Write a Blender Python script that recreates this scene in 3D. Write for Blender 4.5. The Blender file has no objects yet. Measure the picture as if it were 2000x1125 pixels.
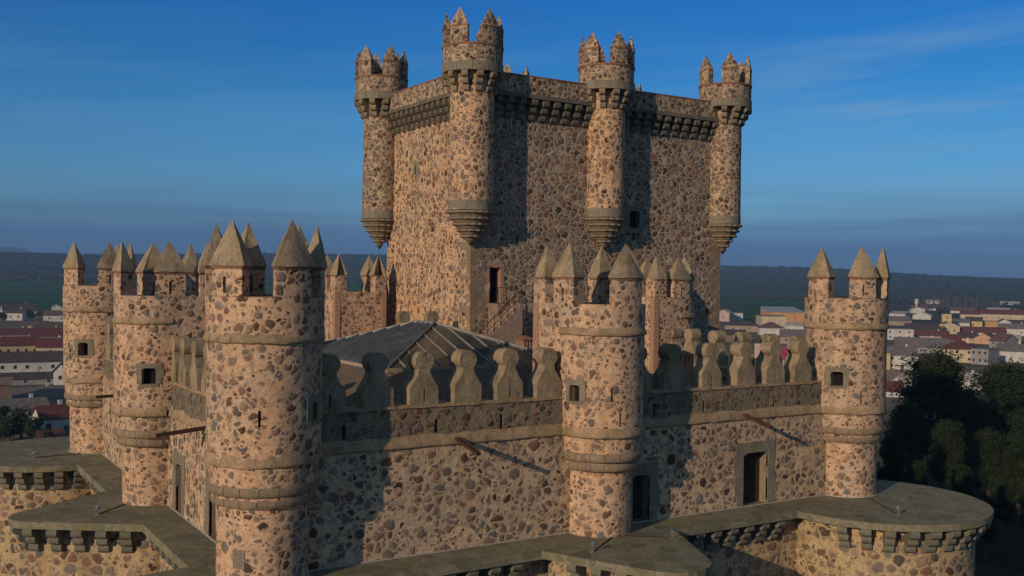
import bpy, math, random
from math import sin, cos, pi, radians, sqrt, atan2, hypot
from mathutils import Vector, Matrix, noise
random.seed(7)
C = bpy.context.scene
COL = C.collection
# ------------------------------------------------------------------ camera, sky, sun, exposure
CAM = Vector((-11.7232, -34.6528, 10.4658)); YAW, PITCH, ROLL, FPX = 0.5621, 0.0086, -0.0135, 2000.28
fw = Vector((sin(YAW)*cos(PITCH), cos(YAW)*cos(PITCH), -sin(PITCH)))
r0 = Vector((cos(YAW), -sin(YAW), 0)); u0 = r0.cross(fw)
cr = r0*cos(ROLL) - u0*sin(ROLL); cu = r0*sin(ROLL) + u0*cos(ROLL)
cd = bpy.data.cameras.new('camera'); cam = bpy.data.objects.new('camera', cd); COL.objects.link(cam)
cd.sensor_width = 36; cd.lens = 36*FPX/2000; cd.clip_end = 60000; cd.clip_start = 0.5
M = Matrix((cr, cu, -fw)).transposed().to_4x4(); M.translation = CAM; cam.matrix_world = M
C.camera = cam
BETA, ELEV = radians(22), radians(16.5)
W = bpy.data.worlds.new('World'); C.world = W; W.use_nodes = True
wn = W.node_tree.nodes; wl = W.node_tree.links; wn.clear()
SUNROT = atan2(-cos(BETA), -sin(BETA))
def world():
    out = wn.new('ShaderNodeOutputWorld'); bg = wn.new('ShaderNodeBackground'); sky = wn.new('ShaderNodeTexSky')
    sky.sky_type = 'NISHITA'; sky.sun_disc = False; sky.sun_elevation = ELEV; sky.sun_rotation = SUNROT
    sky.air_density = 1.1; sky.dust_density = 0.6; sky.ozone_density = 3.0; sky.altitude = 500
    tc = wn.new('ShaderNodeTexCoord'); sp = wn.new('ShaderNodeSeparateXYZ'); wl.new(tc.outputs['Generated'], sp.inputs[0])
    def math_(op, a, b=None, c=None):
        n = wn.new('ShaderNodeMath'); n.operation = op
        for k, v in enumerate((a, b, c)):
            if v is None: continue
            if isinstance(v, (int, float)): n.inputs[k].default_value = v
            else: wl.new(v, n.inputs[k])
        return n.outputs[0]
    def ramp(x, pts):
        n = wn.new('ShaderNodeValToRGB'); wl.new(x, n.inputs[0]); e = n.color_ramp.elements
        while len(e) < len(pts): e.new(0.5)
        for k, (p, c) in enumerate(pts): e[k].position = p; e[k].color = (c if hasattr(c, '__len__') else (c, c, c)) + ((1,) if hasattr(c, '__len__') else ()) if hasattr(c, '__len__') else (c, c, c, 1)
        return n.outputs[0]
    def mix(f, a, b, mode='MIX'):
        n = wn.new('ShaderNodeMix'); n.data_type = 'RGBA'; n.blend_type = mode
        if isinstance(f, (int, float)): n.inputs[0].default_value = f
        else: wl.new(f, n.inputs[0])
        for k, v in ((6, a), (7, b)):
            if isinstance(v, tuple): n.inputs[k].default_value = v + (1,)
            else: wl.new(v, n.inputs[k])
        return n.outputs[2]
    z = sp.outputs[2]
    # grade of the clear air with height; unseen zenith warmed as added fill light
    tint = ramp(math_('MULTIPLY', z, 2.0), [(0.0, (.16, .30, .78)), (0.075, (.20, .41, .99)), (.105, (.34, .60, 1.06)), (.145, (.43, .80, 1.24)), (.20, (.37, .82, 1.28)), (.295, (.28, .80, 1.28)), (.39, (.13, .69, 1.25)), (.53, (.09, .62, 1.30)), (.70, (.9, 1.0, 1.05)), (1, (1.7, 1.4, 1.1))])
    base = mix(1.0, sky.outputs[0], tint, 'MULTIPLY')
    # haze bank and thin cirrus
    az = math_('ARCTAN2', sp.outputs[1], sp.outputs[0])
    cb = wn.new('ShaderNodeCombineXYZ'); wl.new(math_('MULTIPLY', az, 2.2), cb.inputs[0]); wl.new(math_('ADD', math_('MULTIPLY', z, 26.0), math_('MULTIPLY', az, 1.6)), cb.inputs[1])
    nz = wn.new('ShaderNodeTexNoise'); nz.inputs['Scale'].default_value = 1.3; nz.inputs['Detail'].default_value = 7; nz.inputs['Roughness'].default_value = .55; wl.new(cb.outputs[0], nz.inputs[0])
    cov = ramp(nz.outputs[0], [(0.42, 0.0), (0.66, 1.0)])
    band = ramp(math_('MULTIPLY', z, 2.0), [(0.02, 0.0), (0.12, .4), (0.27, .4), (.35, 1.0), (.41, .6), (0.50, 0.0)])
    side = ramp(math_('ADD', math_('MULTIPLY', az, -0.5), 1.0), [(0.30, .15), (0.58, .2), (0.66, .8)])
    f = math_('MULTIPLY', math_('MULTIPLY', cov, band), side)
    c2 = mix(f, base, (3.0, 5.2, 7.9))
    cb2 = wn.new('ShaderNodeCombineXYZ'); wl.new(math_('MULTIPLY', az, 3.0), cb2.inputs[0]); wl.new(math_('MULTIPLY', z, 60.0), cb2.inputs[1])
    n2 = wn.new('ShaderNodeTexNoise'); n2.inputs['Scale'].default_value = .9; n2.inputs['Detail'].default_value = 5; wl.new(cb2.outputs[0], n2.inputs[0])
    low = ramp(math_('MULTIPLY', z, 2.0), [(0.0, .5), (0.10, .55), (0.2, 0.0)])
    f2 = math_('MULTIPLY', ramp(n2.outputs[0], [(0.40, 0.0), (0.62, 1.0)]), low)
    c3 = mix(f2, c2, (.80, 1.75, 3.6))
    wl.new(c3, bg.inputs[0]); bg.inputs[1].default_value = 0.10; wl.new(bg.outputs[0], out.inputs[0])
world()
sl = bpy.data.lights.new('sun', 'SUN'); sun = bpy.data.objects.new('sun', sl); COL.objects.link(sun)
sl.energy = 4.2; sl.angle = radians(0.5); sl.color = (1, .74, .50)
sd = Vector((cos(BETA)*cos(ELEV), sin(BETA)*cos(ELEV), -sin(ELEV)))
sun.rotation_euler = sd.to_track_quat('-Z', 'Y').to_euler(); sun.location = (-60, -40, 60)
C.view_settings.view_transform = 'Standard'; C.view_settings.look = 'None'; C.view_settings.exposure = -0.45; C.view_settings.gamma = 1
C.view_settings.use_curve_mapping = False
C.cycles.max_bounces = 6; C.cycles.volume_bounces = 0
# ------------------------------------------------------------------ tagging and mesh helpers
def tag(o, label=None, cat=None, group=None, kind=None):
    if label: o['label'] = label
    if cat: o['category'] = cat
    if group: o['group'] = group
    if kind: o['kind'] = kind
    return o
ORG = {}
def empty(name, loc, label, cat, group=None):
    o = bpy.data.objects.new(name, None); COL.objects.link(o); o.location = loc; o.empty_display_size = .5
    ORG[o.name] = Vector(loc); return tag(o, label, cat, group)
class MB:
    def __init__(s): s.v = []; s.f = []; s.m = []
    def add(s, vs, fs, m=0):
        b = len(s.v); s.v += [tuple(v) for v in vs]; s.f += [tuple(i+b for i in f) for f in fs]; s.m += [m]*len(fs); return s
    def box(s, x0, x1, y0, y1, z0, z1, m=0):
        return s.add([(x, y, z) for z in (z0, z1) for y in (y0, y1) for x in (x0, x1)],
                     [(0, 2, 3, 1), (4, 5, 7, 6), (0, 1, 5, 4), (2, 6, 7, 3), (0, 4, 6, 2), (1, 3, 7, 5)], m)
    def prism(s, poly, z0, z1, m=0, mt=None):
        n = len(poly); vs = [(x, y, z0) for x, y in poly] + [(x, y, z1) for x, y in poly]
        s.add(vs, [tuple(range(n))[::-1]] + [(i, (i+1) % n, (i+1) % n+n, i+n) for i in range(n)], m)
        return s.add(vs[n:], [tuple(range(n))], m if mt is None else mt)
    def extrude(s, pts, d, m=0):        # closed 3d outline pushed along vector d
        n = len(pts); d = Vector(d); vs = [Vector(p) for p in pts]; vs += [p+d for p in vs]
        return s.add(vs, [tuple(range(n))[::-1], tuple(range(n, 2*n))] + [(i, (i+1) % n, (i+1) % n+n, i+n) for i in range(n)], m)
    def bar(s, a, b, w, h=None, m=0):
        a, b = Vector(a), Vector(b); d = (b-a).normalized(); h = h or w
        up = Vector((0, 0, 1)) if abs(d.z) < .95 else Vector((1, 0, 0))
        x = d.cross(up).normalized()*w/2; y = d.cross(x).normalized()*h/2
        return s.extrude([a-x-y, a+x-y, a+x+y, a-x+y], b-a, m)
    def build(s, name, mats, parent=None, smooth=None, fix=True):
        org = Vector((0, 0, 0))
        if parent is not None: org = ORG[parent.name]
        me = bpy.data.meshes.new(name); me.from_pydata([(x-org.x, y-org.y, z-org.z) for x, y, z in s.v], [], s.f)
        if not isinstance(mats, (list, tuple)): mats = [mats]
        for m in mats: me.materials.append(m)
        if len(mats) > 1: me.polygons.foreach_set('material_index', s.m)
        if fix:
            import bmesh
            bm = bmesh.new(); bm.from_mesh(me); bmesh.ops.recalc_face_normals(bm, faces=bm.faces); bm.to_mesh(me); bm.free()
        if smooth:
            me.polygons.foreach_set('use_smooth', [True]*len(me.polygons)); me.set_sharp_from_angle(angle=radians(smooth))
        o = bpy.data.objects.new(name, me); COL.objects.link(o)
        if parent is not None: o.parent = parent
        ORG[o.name] = org
        return o
# ------------------------------------------------------------------ materials
def newmat(name, rough=.9):
    m = bpy.data.materials.new(name); m.use_nodes = True; nt = m.node_tree
    b = nt.nodes['Principled BSDF']; b.inputs['Roughness'].default_value = rough; b.inputs['Specular IOR Level'].default_value = .25
    return m, nt.nodes, nt.links, b
class N:
    def __init__(s, nt): s.n = nt.nodes; s.l = nt.links
    def val(s, sock, v):
        if isinstance(v, (int, float)): sock.default_value = v
        elif isinstance(v, tuple): sock.default_value = v + (1,) if len(v) == 3 and sock.type == 'RGBA' else v
        else: s.l.new(v, sock)
    def math(s, op, a, b=None, c=None, clamp=False):
        n = s.n.new('ShaderNodeMath'); n.operation = op; n.use_clamp = clamp
        for k, v in enumerate((a, b, c)):
            if v is not None: s.val(n.inputs[k], v)
        return n.outputs[0]
    def ramp(s, x, pts, interp='LINEAR'):
        n = s.n.new('ShaderNodeValToRGB'); s.l.new(x, n.inputs[0]); e = n.color_ramp.elements; n.color_ramp.interpolation = interp
        while len(e) < len(pts): e.new(0.5)
        for k, (p, c) in enumerate(pts): e[k].position = p; e[k].color = tuple(c) + (1,) if hasattr(c, '__len__') else (c, c, c, 1)
        return n.outputs[0]
    def mix(s, f, a, b, mode='MIX'):
        n = s.n.new('ShaderNodeMix'); n.data_type = 'RGBA'; n.blend_type = mode
        s.val(n.inputs[0], f); s.val(n.inputs[6], a); s.val(n.inputs[7], b); return n.outputs[2]
    def noise(s, vec, scale, detail=4, rough=.55, dist=0):
        n = s.n.new('ShaderNodeTexNoise'); s.l.new(vec, n.inputs['Vector']); n.inputs['Scale'].default_value = scale
        n.inputs['Detail'].default_value = detail; n.inputs['Roughness'].default_value = rough; n.inputs['Distortion'].default_value = dist
        return n
    def pos(s): return s.n.new('ShaderNodeNewGeometry').outputs['Position']
    def mapping(s, vec, scale=(1, 1, 1), loc=(0, 0, 0)):
        n = s.n.new('ShaderNodeMapping'); s.l.new(vec, n.inputs[0]); n.inputs['Scale'].default_value = scale; n.inputs['Location'].default_value = loc; return n.outputs[0]
    def vor(s, vec, scale, feat='F1', rnd=1.0):
        n = s.n.new('ShaderNodeTexVoronoi'); n.feature = feat; s.l.new(vec, n.inputs['Vector']); n.inputs['Scale'].default_value = scale
        n.inputs['Randomness'].default_value = rnd; return n
    def bump(s, h, strength, dist, normal=None):
        n = s.n.new('ShaderNodeBump'); n.inputs['Strength'].default_value = strength; n.inputs['Distance'].default_value = dist
        s.l.new(h, n.inputs['Height'])
        if normal is not None: s.l.new(normal, n.inputs['Normal'])
        return n.outputs[0]
STONES = [(0.0, (.070, .042, .032)), (.09, (.13, .075, .052)), (.19, (.23, .18, .135)), (.29, (.115, .118, .112)), (.38, (.32, .215, .135)),
          (.47, (.19, .155, .12)), (.56, (.36, .255, .175)), (.65, (.15, .16, .165)), (.74, (.27, .15, .095)), (.83, (.085, .078, .072)), (.91, (.30, .20, .17)), (1.0, (.20, .085, .055))]
def rubble(name, scale=2.0, gap=.06, var=.20, miss=.18, mortar=(.56, .40, .265), mortar2=(.47, .375, .285), stain=.5, dark=1.0, zs=1.15, lichen=.3, rb=.52, rv=.22):
    m, nn, ll, b = newmat(name); k = N(m.node_tree); P = k.pos()
    d1 = k.noise(P, 2.6, 3); mv = nn.new('ShaderNodeVectorMath'); mv.operation = 'MULTIPLY_ADD'
    ll.new(d1.outputs['Color'], mv.inputs[0]); mv.inputs[1].default_value = (.34, .34, .34); ll.new(P, mv.inputs[2])
    V = k.mapping(mv.outputs[0], (1, 1, zs))
    def layer(sc, gp, vr, ms, offs, rb=rb, rv=rv):
        Vo = k.mapping(V, (1, 1, 1), offs)
        a = k.vor(Vo, sc); e = k.vor(Vo, sc, 'DISTANCE_TO_EDGE'); s = nn.new('ShaderNodeSeparateColor'); ll.new(a.outputs['Color'], s.inputs[0])
        fn = k.noise(P, 9, 3)
        thr = k.math('ADD', k.math('MULTIPLY', k.math('POWER', s.outputs[1], 2.0), vr), gp)
        thr = k.math('ADD', thr, k.math('MULTIPLY', k.math('SUBTRACT', fn.outputs[0], .5), .10))
        thr = k.math('ADD', thr, k.math('MULTIPLY', k.math('LESS_THAN', s.outputs[2], ms), 1.0))
        d = k.math('SUBTRACT', e.outputs['Distance'], thr)
        rad = k.math('ADD', k.math('MULTIPLY', s.outputs[1], -rv), rb)
        rad = k.math('ADD', rad, k.math('MULTIPLY', k.math('SUBTRACT', fn.outputs[0], .5), -.16))
        d = k.math('MINIMUM', d, k.math('MULTIPLY', k.math('SUBTRACT', rad, a.outputs['Distance']), .8))
        mask = k.math('MULTIPLY', d, 22.0, clamp=True)
        return mask, s.outputs[0], d
    m1, c1, e1 = layer(scale, gap, var, miss, (0, 0, 0))
    m2, c2, e2 = layer(scale*1.85, .06, .10, .28, (5.3, 1.7, 2.2), min(.60, rb*.92), rv)
    m2 = k.math('MULTIPLY', m2, k.math('MULTIPLY', k.math('SUBTRACT', -0.03, e1), 22, clamp=True))
    m3, c3, e3 = layer(scale*4.2, .10, .10, .58, (2.3, 7.7, 1.2), .5, .25)
    m3 = k.math('MULTIPLY', m3, k.math('MULTIPLY', k.math('SUBTRACT', -0.03, e1), 22, clamp=True))
    sc1 = k.ramp(c1, STONES); sc2 = k.ramp(k.math('FRACT', k.math('MULTIPLY', c2, 3.7)), STONES)
    yel = k.noise(k.mapping(P, (1, 1, 1.4), (7, 7, 7)), 2.2, 5, .7)
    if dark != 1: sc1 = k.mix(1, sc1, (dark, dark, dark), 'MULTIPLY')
    mo = k.noise(P, 5, 6, .7); mott = k.ramp(mo.outputs[0], [(.25, (.62, .62, .62)), (.75, (1.35, 1.32, 1.28))])
    big = k.noise(P, .30, 4, .6); bigm = k.ramp(big.outputs[0], [(.38, 0.), (.62, 1.)])
    mort = k.mix(bigm, mortar, mortar2)
    grit = k.noise(P, 22, 4, .7); gm = k.ramp(grit.outputs[0], [(.30, (.66, .63, .60)), (.5, (1, 1, 1)), (.75, (1.16, 1.15, 1.12))])
    mort = k.mix(1, mort, gm, 'MULTIPLY')
    orn = k.noise(k.mapping(P, (1, 1, .5), (3, 8, 1)), .75, 5, .65); mort = k.mix(k.ramp(orn.outputs[0], [(.52, 0.), (.72, .55)]), mort, (.50, .275, .13))
    mort = k.mix(k.ramp(yel.outputs[0], [(.50, 0.), (.66, .55)]), mort, tuple(c*.78 for c in mortar2))
    col = k.mix(m3, mort, k.mix(.45, k.ramp(c3, STONES), mort)); col = k.mix(m2, col, sc2)
    rim = k.math('MULTIPLY', k.math('SUBTRACT', 1, k.math('MULTIPLY', k.math('ABSOLUTE', k.math('ADD', e1, .012)), 34)), .38, clamp=True)  # dark outline round stones: joint dirt plus recess shade put into the colour
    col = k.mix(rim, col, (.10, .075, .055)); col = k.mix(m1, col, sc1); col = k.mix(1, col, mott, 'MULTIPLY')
    st = k.noise(k.mapping(P, (1, 1, .35), (9, 2, 4)), .9, 6, .7); smask = k.math('MULTIPLY', k.ramp(st.outputs[0], [(.50, 0.), (.74, 1.)]), stain)
    col = k.mix(smask, col, (.17, .14, .11))
    sv = k.noise(k.mapping(P, (1, 1, .10), (4, 6, 1)), 1.6, 5, .65); col = k.mix(k.math('MULTIPLY', k.ramp(sv.outputs[0], [(.54, 0.), (.70, 1.)]), .38), col, (.13, .105, .080))
    li = k.noise(k.mapping(P, (1, 1, 1), (2, 9, 4)), 1.7, 6, .75); lm = k.math('MULTIPLY', k.ramp(li.outputs[0], [(.56, 0.), (.70, 1.)]), lichen)
    col = k.mix(lm, col, (.30, .30, .25))
    ll.new(col, b.inputs['Base Color'])
    h = k.math('ADD', k.math('MULTIPLY', k.math('MULTIPLY', k.math('ADD', e1, .02), 5.0, clamp=True), .8), k.math('MULTIPLY', grit.outputs[0], .35))
    h = k.math('ADD', h, k.math('MULTIPLY', m2, .35)); h = k.math('ADD', h, k.math('MULTIPLY', mo.outputs[0], .5))
    ll.new(k.bump(h, .8, .05), b.inputs['Normal']); b.inputs['Specular IOR Level'].default_value = .15
    return m
def carved(name, c1, c2, moss=.35, mcol=(.15, .15, .055), joints=0, scale=1.0, bump=.02, stains=.4):
    m, nn, ll, b = newmat(name); k = N(m.node_tree); P = k.pos()
    a = k.noise(P, 1.4*scale, 6, .65); col = k.mix(k.ramp(a.outputs[0], [(.35, 0.), (.65, 1.)]), c1, c2)
    g = k.noise(P, 14, 5, .7); col = k.mix(1, col, k.ramp(g.outputs[0], [(.28, (.50, .49, .48)), (.7, (1.3, 1.3, 1.26))]), 'MULTIPLY')
    s = k.noise(k.mapping(P, (1, 1, .5), (4, 4, 4)), 2.1, 6, .7); col = k.mix(k.math('MULTIPLY', k.ramp(s.outputs[0], [(.5, 0.), (.7, 1.)]), stains), col, (.075, .060, .048))
    mo = k.noise(k.mapping(P, (1, 1, 1), (1, 5, 8)), .8, 6, .7); col = k.mix(k.math('MULTIPLY', k.ramp(mo.outputs[0], [(.46, 0.), (.66, 1.)]), moss), col, mcol)
    h = k.math('ADD', g.outputs[0], k.math('MULTIPLY', a.outputs[0], 1.5))
    if joints:
        e = k.vor(k.mapping(P, (1, 1, 1.0)), joints, 'DISTANCE_TO_EDGE'); jm = k.ramp(e.outputs[0], [(.018, 1.), (.05, 0.)])
        cc = k.vor(P, joints); s2 = nn.new('ShaderNodeSeparateColor'); ll.new(cc.outputs['Color'], s2.inputs[0])
        col = k.mix(1, col, k.ramp(s2.outputs[0], [(0., (.78, .78, .80)), (1., (1.15, 1.13, 1.08))]), 'MULTIPLY')
        col = k.mix(k.math('MULTIPLY', jm, .38), col, (.32, .29, .22))
    ll.new(col, b.inputs['Base Color']); ll.new(k.bump(h, .8, bump), b.inputs['Normal']); return m
def courses(name, pitch=.085):
    m, nn, ll, b = newmat(name); k = N(m.node_tree); P = k.pos()
    d = k.noise(P, 3, 3); sp = nn.new('ShaderNodeSeparateXYZ'); ll.new(P, sp.inputs[0])
    z = k.math('ADD', sp.outputs[2], k.math('MULTIPLY', d.outputs[0], .04)); fr = k.math('FRACT', k.math('DIVIDE', z, pitch))
    row = k.math('FLOOR', k.math('DIVIDE', z, pitch)); xy = k.math('ADD', k.math('MULTIPLY', k.math('ADD', sp.outputs[0], sp.outputs[1]), 4.2), k.math('MULTIPLY', row, .5))
    jx = k.math('LESS_THAN', k.math('FRACT', xy), .08); jz = k.math('LESS_THAN', fr, .26); j = k.math('MAXIMUM', jx, jz)
    a = k.noise(P, 6, 5, .7); br = k.ramp(a.outputs[0], [(.3, (.20, .085, .055)), (.5, (.32, .15, .095)), (.7, (.42, .24, .15))])
    ll.new(k.mix(j, br, (.50, .38, .27)), b.inputs['Base Color'])
    ll.new(k.bump(k.math('SUBTRACT', a.outputs[0], j), .7, .015), b.inputs['Normal']); return m
def plain(name, col, rough=.8, var=.15, scale=2.0, metal=0, bump=0):
    m, nn, ll, b = newmat(name, rough); k = N(m.node_tree); P = k.pos()
    a = k.noise(P, scale, 5, .65); lo = tuple(c*(1-var*1.6) for c in col); hi = tuple(min(1, c*(1+var)) for c in col)
    ll.new(k.ramp(a.outputs[0], [(.3, lo), (.7, hi)]), b.inputs['Base Color']); b.inputs['Metallic'].default_value = metal
    if bump: ll.new(k.bump(a.outputs[0], .5, bump), b.inputs['Normal'])
    return m
def rooftile(name, c1, c2, pitch=.25):
    m, nn, ll, b = newmat(name); k = N(m.node_tree); P = k.pos()
    a = k.noise(P, .6, 6, .7); g = k.noise(P, 5, 3, .6); sp = nn.new('ShaderNodeSeparateXYZ'); ll.new(P, sp.inputs[0])
    col = k.mix(k.ramp(a.outputs[0], [(.35, 0.), (.65, 1.)]), c1, c2); col = k.mix(1, col, k.ramp(g.outputs[0], [(.3, (.7, .7, .7)), (.7, (1.2, 1.2, 1.2))]), 'MULTIPLY')
    w = k.math('SINE', k.math('MULTIPLY', k.math('ADD', sp.outputs[0], sp.outputs[1]), 6.283/pitch*.7)); col = k.mix(k.ramp(w, [(.0, .35), (.5, 0.)]), col, tuple(c*.35 for c in c1))
    ll.new(col, b.inputs['Base Color']); ll.new(k.bump(k.math('ADD', w, g.outputs[0]), .6, .03), b.inputs['Normal']); return m
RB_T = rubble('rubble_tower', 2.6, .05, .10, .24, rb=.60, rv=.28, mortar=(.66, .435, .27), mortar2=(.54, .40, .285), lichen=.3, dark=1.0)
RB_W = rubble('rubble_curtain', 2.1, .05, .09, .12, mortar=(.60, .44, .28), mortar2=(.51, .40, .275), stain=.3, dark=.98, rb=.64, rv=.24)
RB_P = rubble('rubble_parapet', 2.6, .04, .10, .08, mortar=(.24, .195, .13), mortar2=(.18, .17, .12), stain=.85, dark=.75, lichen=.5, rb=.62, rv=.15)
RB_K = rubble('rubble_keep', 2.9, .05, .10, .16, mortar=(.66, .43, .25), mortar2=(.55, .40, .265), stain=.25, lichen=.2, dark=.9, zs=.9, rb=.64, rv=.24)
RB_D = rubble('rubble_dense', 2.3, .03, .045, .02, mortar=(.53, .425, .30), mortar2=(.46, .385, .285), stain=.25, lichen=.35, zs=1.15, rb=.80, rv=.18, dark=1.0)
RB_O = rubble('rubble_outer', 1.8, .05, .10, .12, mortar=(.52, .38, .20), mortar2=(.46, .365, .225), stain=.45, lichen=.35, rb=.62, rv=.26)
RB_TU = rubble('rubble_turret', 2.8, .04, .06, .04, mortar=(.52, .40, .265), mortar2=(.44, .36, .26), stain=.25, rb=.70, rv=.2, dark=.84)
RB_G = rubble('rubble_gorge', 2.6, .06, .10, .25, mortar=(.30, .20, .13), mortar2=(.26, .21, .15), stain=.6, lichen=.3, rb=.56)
ASH = carved('ashlar', (.19, .18, .145), (.27, .235, .175), .2); RINGM = carved('ring_stone', (.27, .24, .185), (.21, .19, .145), .2)
ASHD = carved('ashlar_dark', (.25, .185, .13), (.33, .25, .175), .3, stains=.5)
CAPS = carved('cap_stone', (.44, .34, .225), (.30, .25, .18), .7, (.20, .165, .075), stains=.75)
MOSSY = carved('mossy_string', (.36, .255, .165), (.46, .32, .205), .7, (.19, .17, .07), stains=.75)
DISC = carved('merlon_stone', (.43, .325, .21), (.29, .235, .165), .6, (.165, .15, .075), stains=.8, bump=.045)
SLAB = carved('slab_stone', (.25, .235, .17), (.18, .175, .12), .75, (.165, .165, .065), joints=1.15, bump=.01)
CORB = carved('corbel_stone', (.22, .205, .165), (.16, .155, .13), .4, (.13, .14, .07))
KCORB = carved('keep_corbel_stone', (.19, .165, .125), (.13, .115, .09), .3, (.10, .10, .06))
BRICK = courses('brick_courses'); PEND = carved('pendant_stone', (.30, .235, .165), (.22, .175, .125), .2)
BANDM = plain('brick_line', (.26, .13, .085), .9, .3, 8)
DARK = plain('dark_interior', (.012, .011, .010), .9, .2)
WOOD = plain('old_wood', (.055, .035, .025), .8, .4, 6)
IRON = plain('rusty_iron', (.07, .036, .026), .7, .35, 9)
STEEL = plain('painted_steel', (.24, .23, .21), .45, .15, 3)
LAMP = plain('lamp_housing', (.30, .31, .33), .35, .1, 3, .6)
LINE = plain('mortar_fillet', (.40, .36, .30), .9, .2, 5)
ROOFD = rooftile('deck_tiles', (.22, .155, .11), (.15, .125, .095), .3)
# ------------------------------------------------------------------ parametric walls
def jit(p, a=.018, sc=1.3):
    n = noise.noise_vector(Vector(p)*sc); m = noise.noise_vector(Vector(p)*sc*3.1)
    return (p[0]+(n.x+m.x*.5)*a, p[1]+(n.y+m.y*.5)*a, p[2]+(n.z+m.z*.5)*a)
def frange(a, b, st):
    n = max(1, int(round(abs(b-a)/st))); return [a+(b-a)*i/n for i in range(n+1)]
def circ(cx, cy, r):            # s in radians (world azimuth); distance measured outwards by negative d
    return lambda s, z, d=0: (cx+(r-d)*cos(s), cy+(r-d)*sin(s), z)
def flat(ox, oy, dx, dy):       # outward normal is the right-hand side (dy,-dx)
    return lambda s, z, d=0: (ox+dx*s-dy*d, oy+dy*s+dx*d, z)
def surf(mb, f, S, Z, off=None, holes=(), mat=0, hm=None, ja=.03, holemat=None):
    """grid over s,z; Z entries are (z, offset outwards); holes (s0,s1,z0,z1,depth)"""
    zs = sorted(Z); S = list(S)
    def offz(z):
        for (a, oa), (b, ob) in zip(zs, zs[1:]):
            if a <= z <= b: return oa if b == a else oa+(ob-oa)*(z-a)/(b-a)
        return zs[-1][1]
    Zl = []
    for (a, oa), (b, ob) in zip(zs, zs[1:]):
        seg = frange(a, b, .45)
        if b-a < 1e-6: seg = [a]
        for q in seg[:-1] if b-a > 1e-6 else seg: Zl.append((q, oa+(ob-oa)*((q-a)/(b-a) if b > a else 0)))
    Zl.append(zs[-1])
    for h in holes:
        for q in (h[0], h[1]):
            if all(abs(q-x) > 1e-4 for x in S): S.append(q)
        for q in (h[2], h[3]):
            if all(abs(q-x[0]) > 1e-4 for x in Zl): Zl.append((q, offz(q)))
    S.sort(); Zl.sort(key=lambda t: t[0])
    vs = []; 
    for s in S:
        for z, o in Zl:
            p = f(s, z, -o); vs.append(jit(p, ja) if ja else p)
    nz = len(Zl); fs = []
    for i in range(len(S)-1):
        for j in range(nz-1):
            sm = (S[i]+S[i+1])/2; zm = (Zl[j][0]+Zl[j+1][0])/2
            if any(h[0] < sm < h[1] and h[2] < zm < h[3] for h in holes): continue
            fs.append((i*nz+j, (i+1)*nz+j, (i+1)*nz+j+1, i*nz+j+1))
    mb.add(vs, fs, mat)
    for h in holes:
        s0, s1, z0, z1, dp = h[:5]; o = offz((z0+z1)/2)
        a = [f(s0, z0, .02-o), f(s1, z0, .02-o), f(s1, z1, .02-o), f(s0, z1, .02-o)]; a = [f(s0, z0, -o), f(s1, z0, -o), f(s1, z1, -o), f(s0, z1, -o)]
        b2 = [f(s0, z0, dp-o), f(s1, z0, dp-o), f(s1, z1, dp-o), f(s0, z1, dp-o)]
        mb.add(a+b2, [(0, 4, 5, 1), (1, 5, 6, 2), (2, 6, 7, 3), (3, 7, 4, 0)], mat if hm is None else hm)
        mb.add(b2, [(0, 1, 2, 3)], holemat if holemat is not None else mat)
    return mb
def pbox(mb, f, s0, s1, z0, z1, d0, d1, st=.3, mat=0, ja=0, roundtop=0):
    """closed block on a wall surface, d0 outer (negative = proud), d1 inner"""
    S = frange(s0, s1, st); n = len(S); vs = []
    for s in S:
        for (z, d) in ((z0, d0), (z1-roundtop, d0), (z1, d0+roundtop), (z1, d1), (z0, d1)) if roundtop else ((z0, d0), (z1, d0), (z1, d1), (z0, d1)):
            p = f(s, z, d); vs.append(jit(p, ja, 2.2) if ja else p)
    k = 5 if roundtop else 4; fs = []
    for i in range(n-1):
        for j in range(k): fs.append((i*k+j, (i+1)*k+j, (i+1)*k+(j+1) % k, i*k+(j+1) % k))
    fs.append(tuple(range(k))); fs.append(tuple((n-1)*k+j for j in range(k))[::-1])
    return mb.add(vs, fs, mat)
def ring(mb, f, s0, s1, prof, st, closed=True, ja=.012, mat=0):
    """moulding swept along the wall: prof is a list of (z, d) outer profile"""
    S = frange(s0, s1, st); n = len(S)-(1 if closed else 0); k = len(prof); vs = []
    for s in S[:n]:
        for z, d in prof:
            p = f(s, z, d); vs.append(jit(p, ja, 2.0) if ja else p)
    fs = []; m = n if closed else n-1
    for i in range(m):
        for j in range(k): fs.append((i*k+j, ((i+1) % n)*k+j, ((i+1) % n)*k+(j+1) % k, i*k+(j+1) % k))
    if not closed: fs += [tuple(range(k)), tuple((n-1)*k+j for j in range(k))[::-1]]
    return mb.add(vs, fs, mat)
def roll(zc, h, out, inn=-.0):   # half-round moulding profile
    return [(zc-h/2, .12)] + [(zc-h/2*cos(t), -out*sin(t)-.0) for t in frange(0, pi, pi/6)] + [(zc+h/2, .12)]
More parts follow.
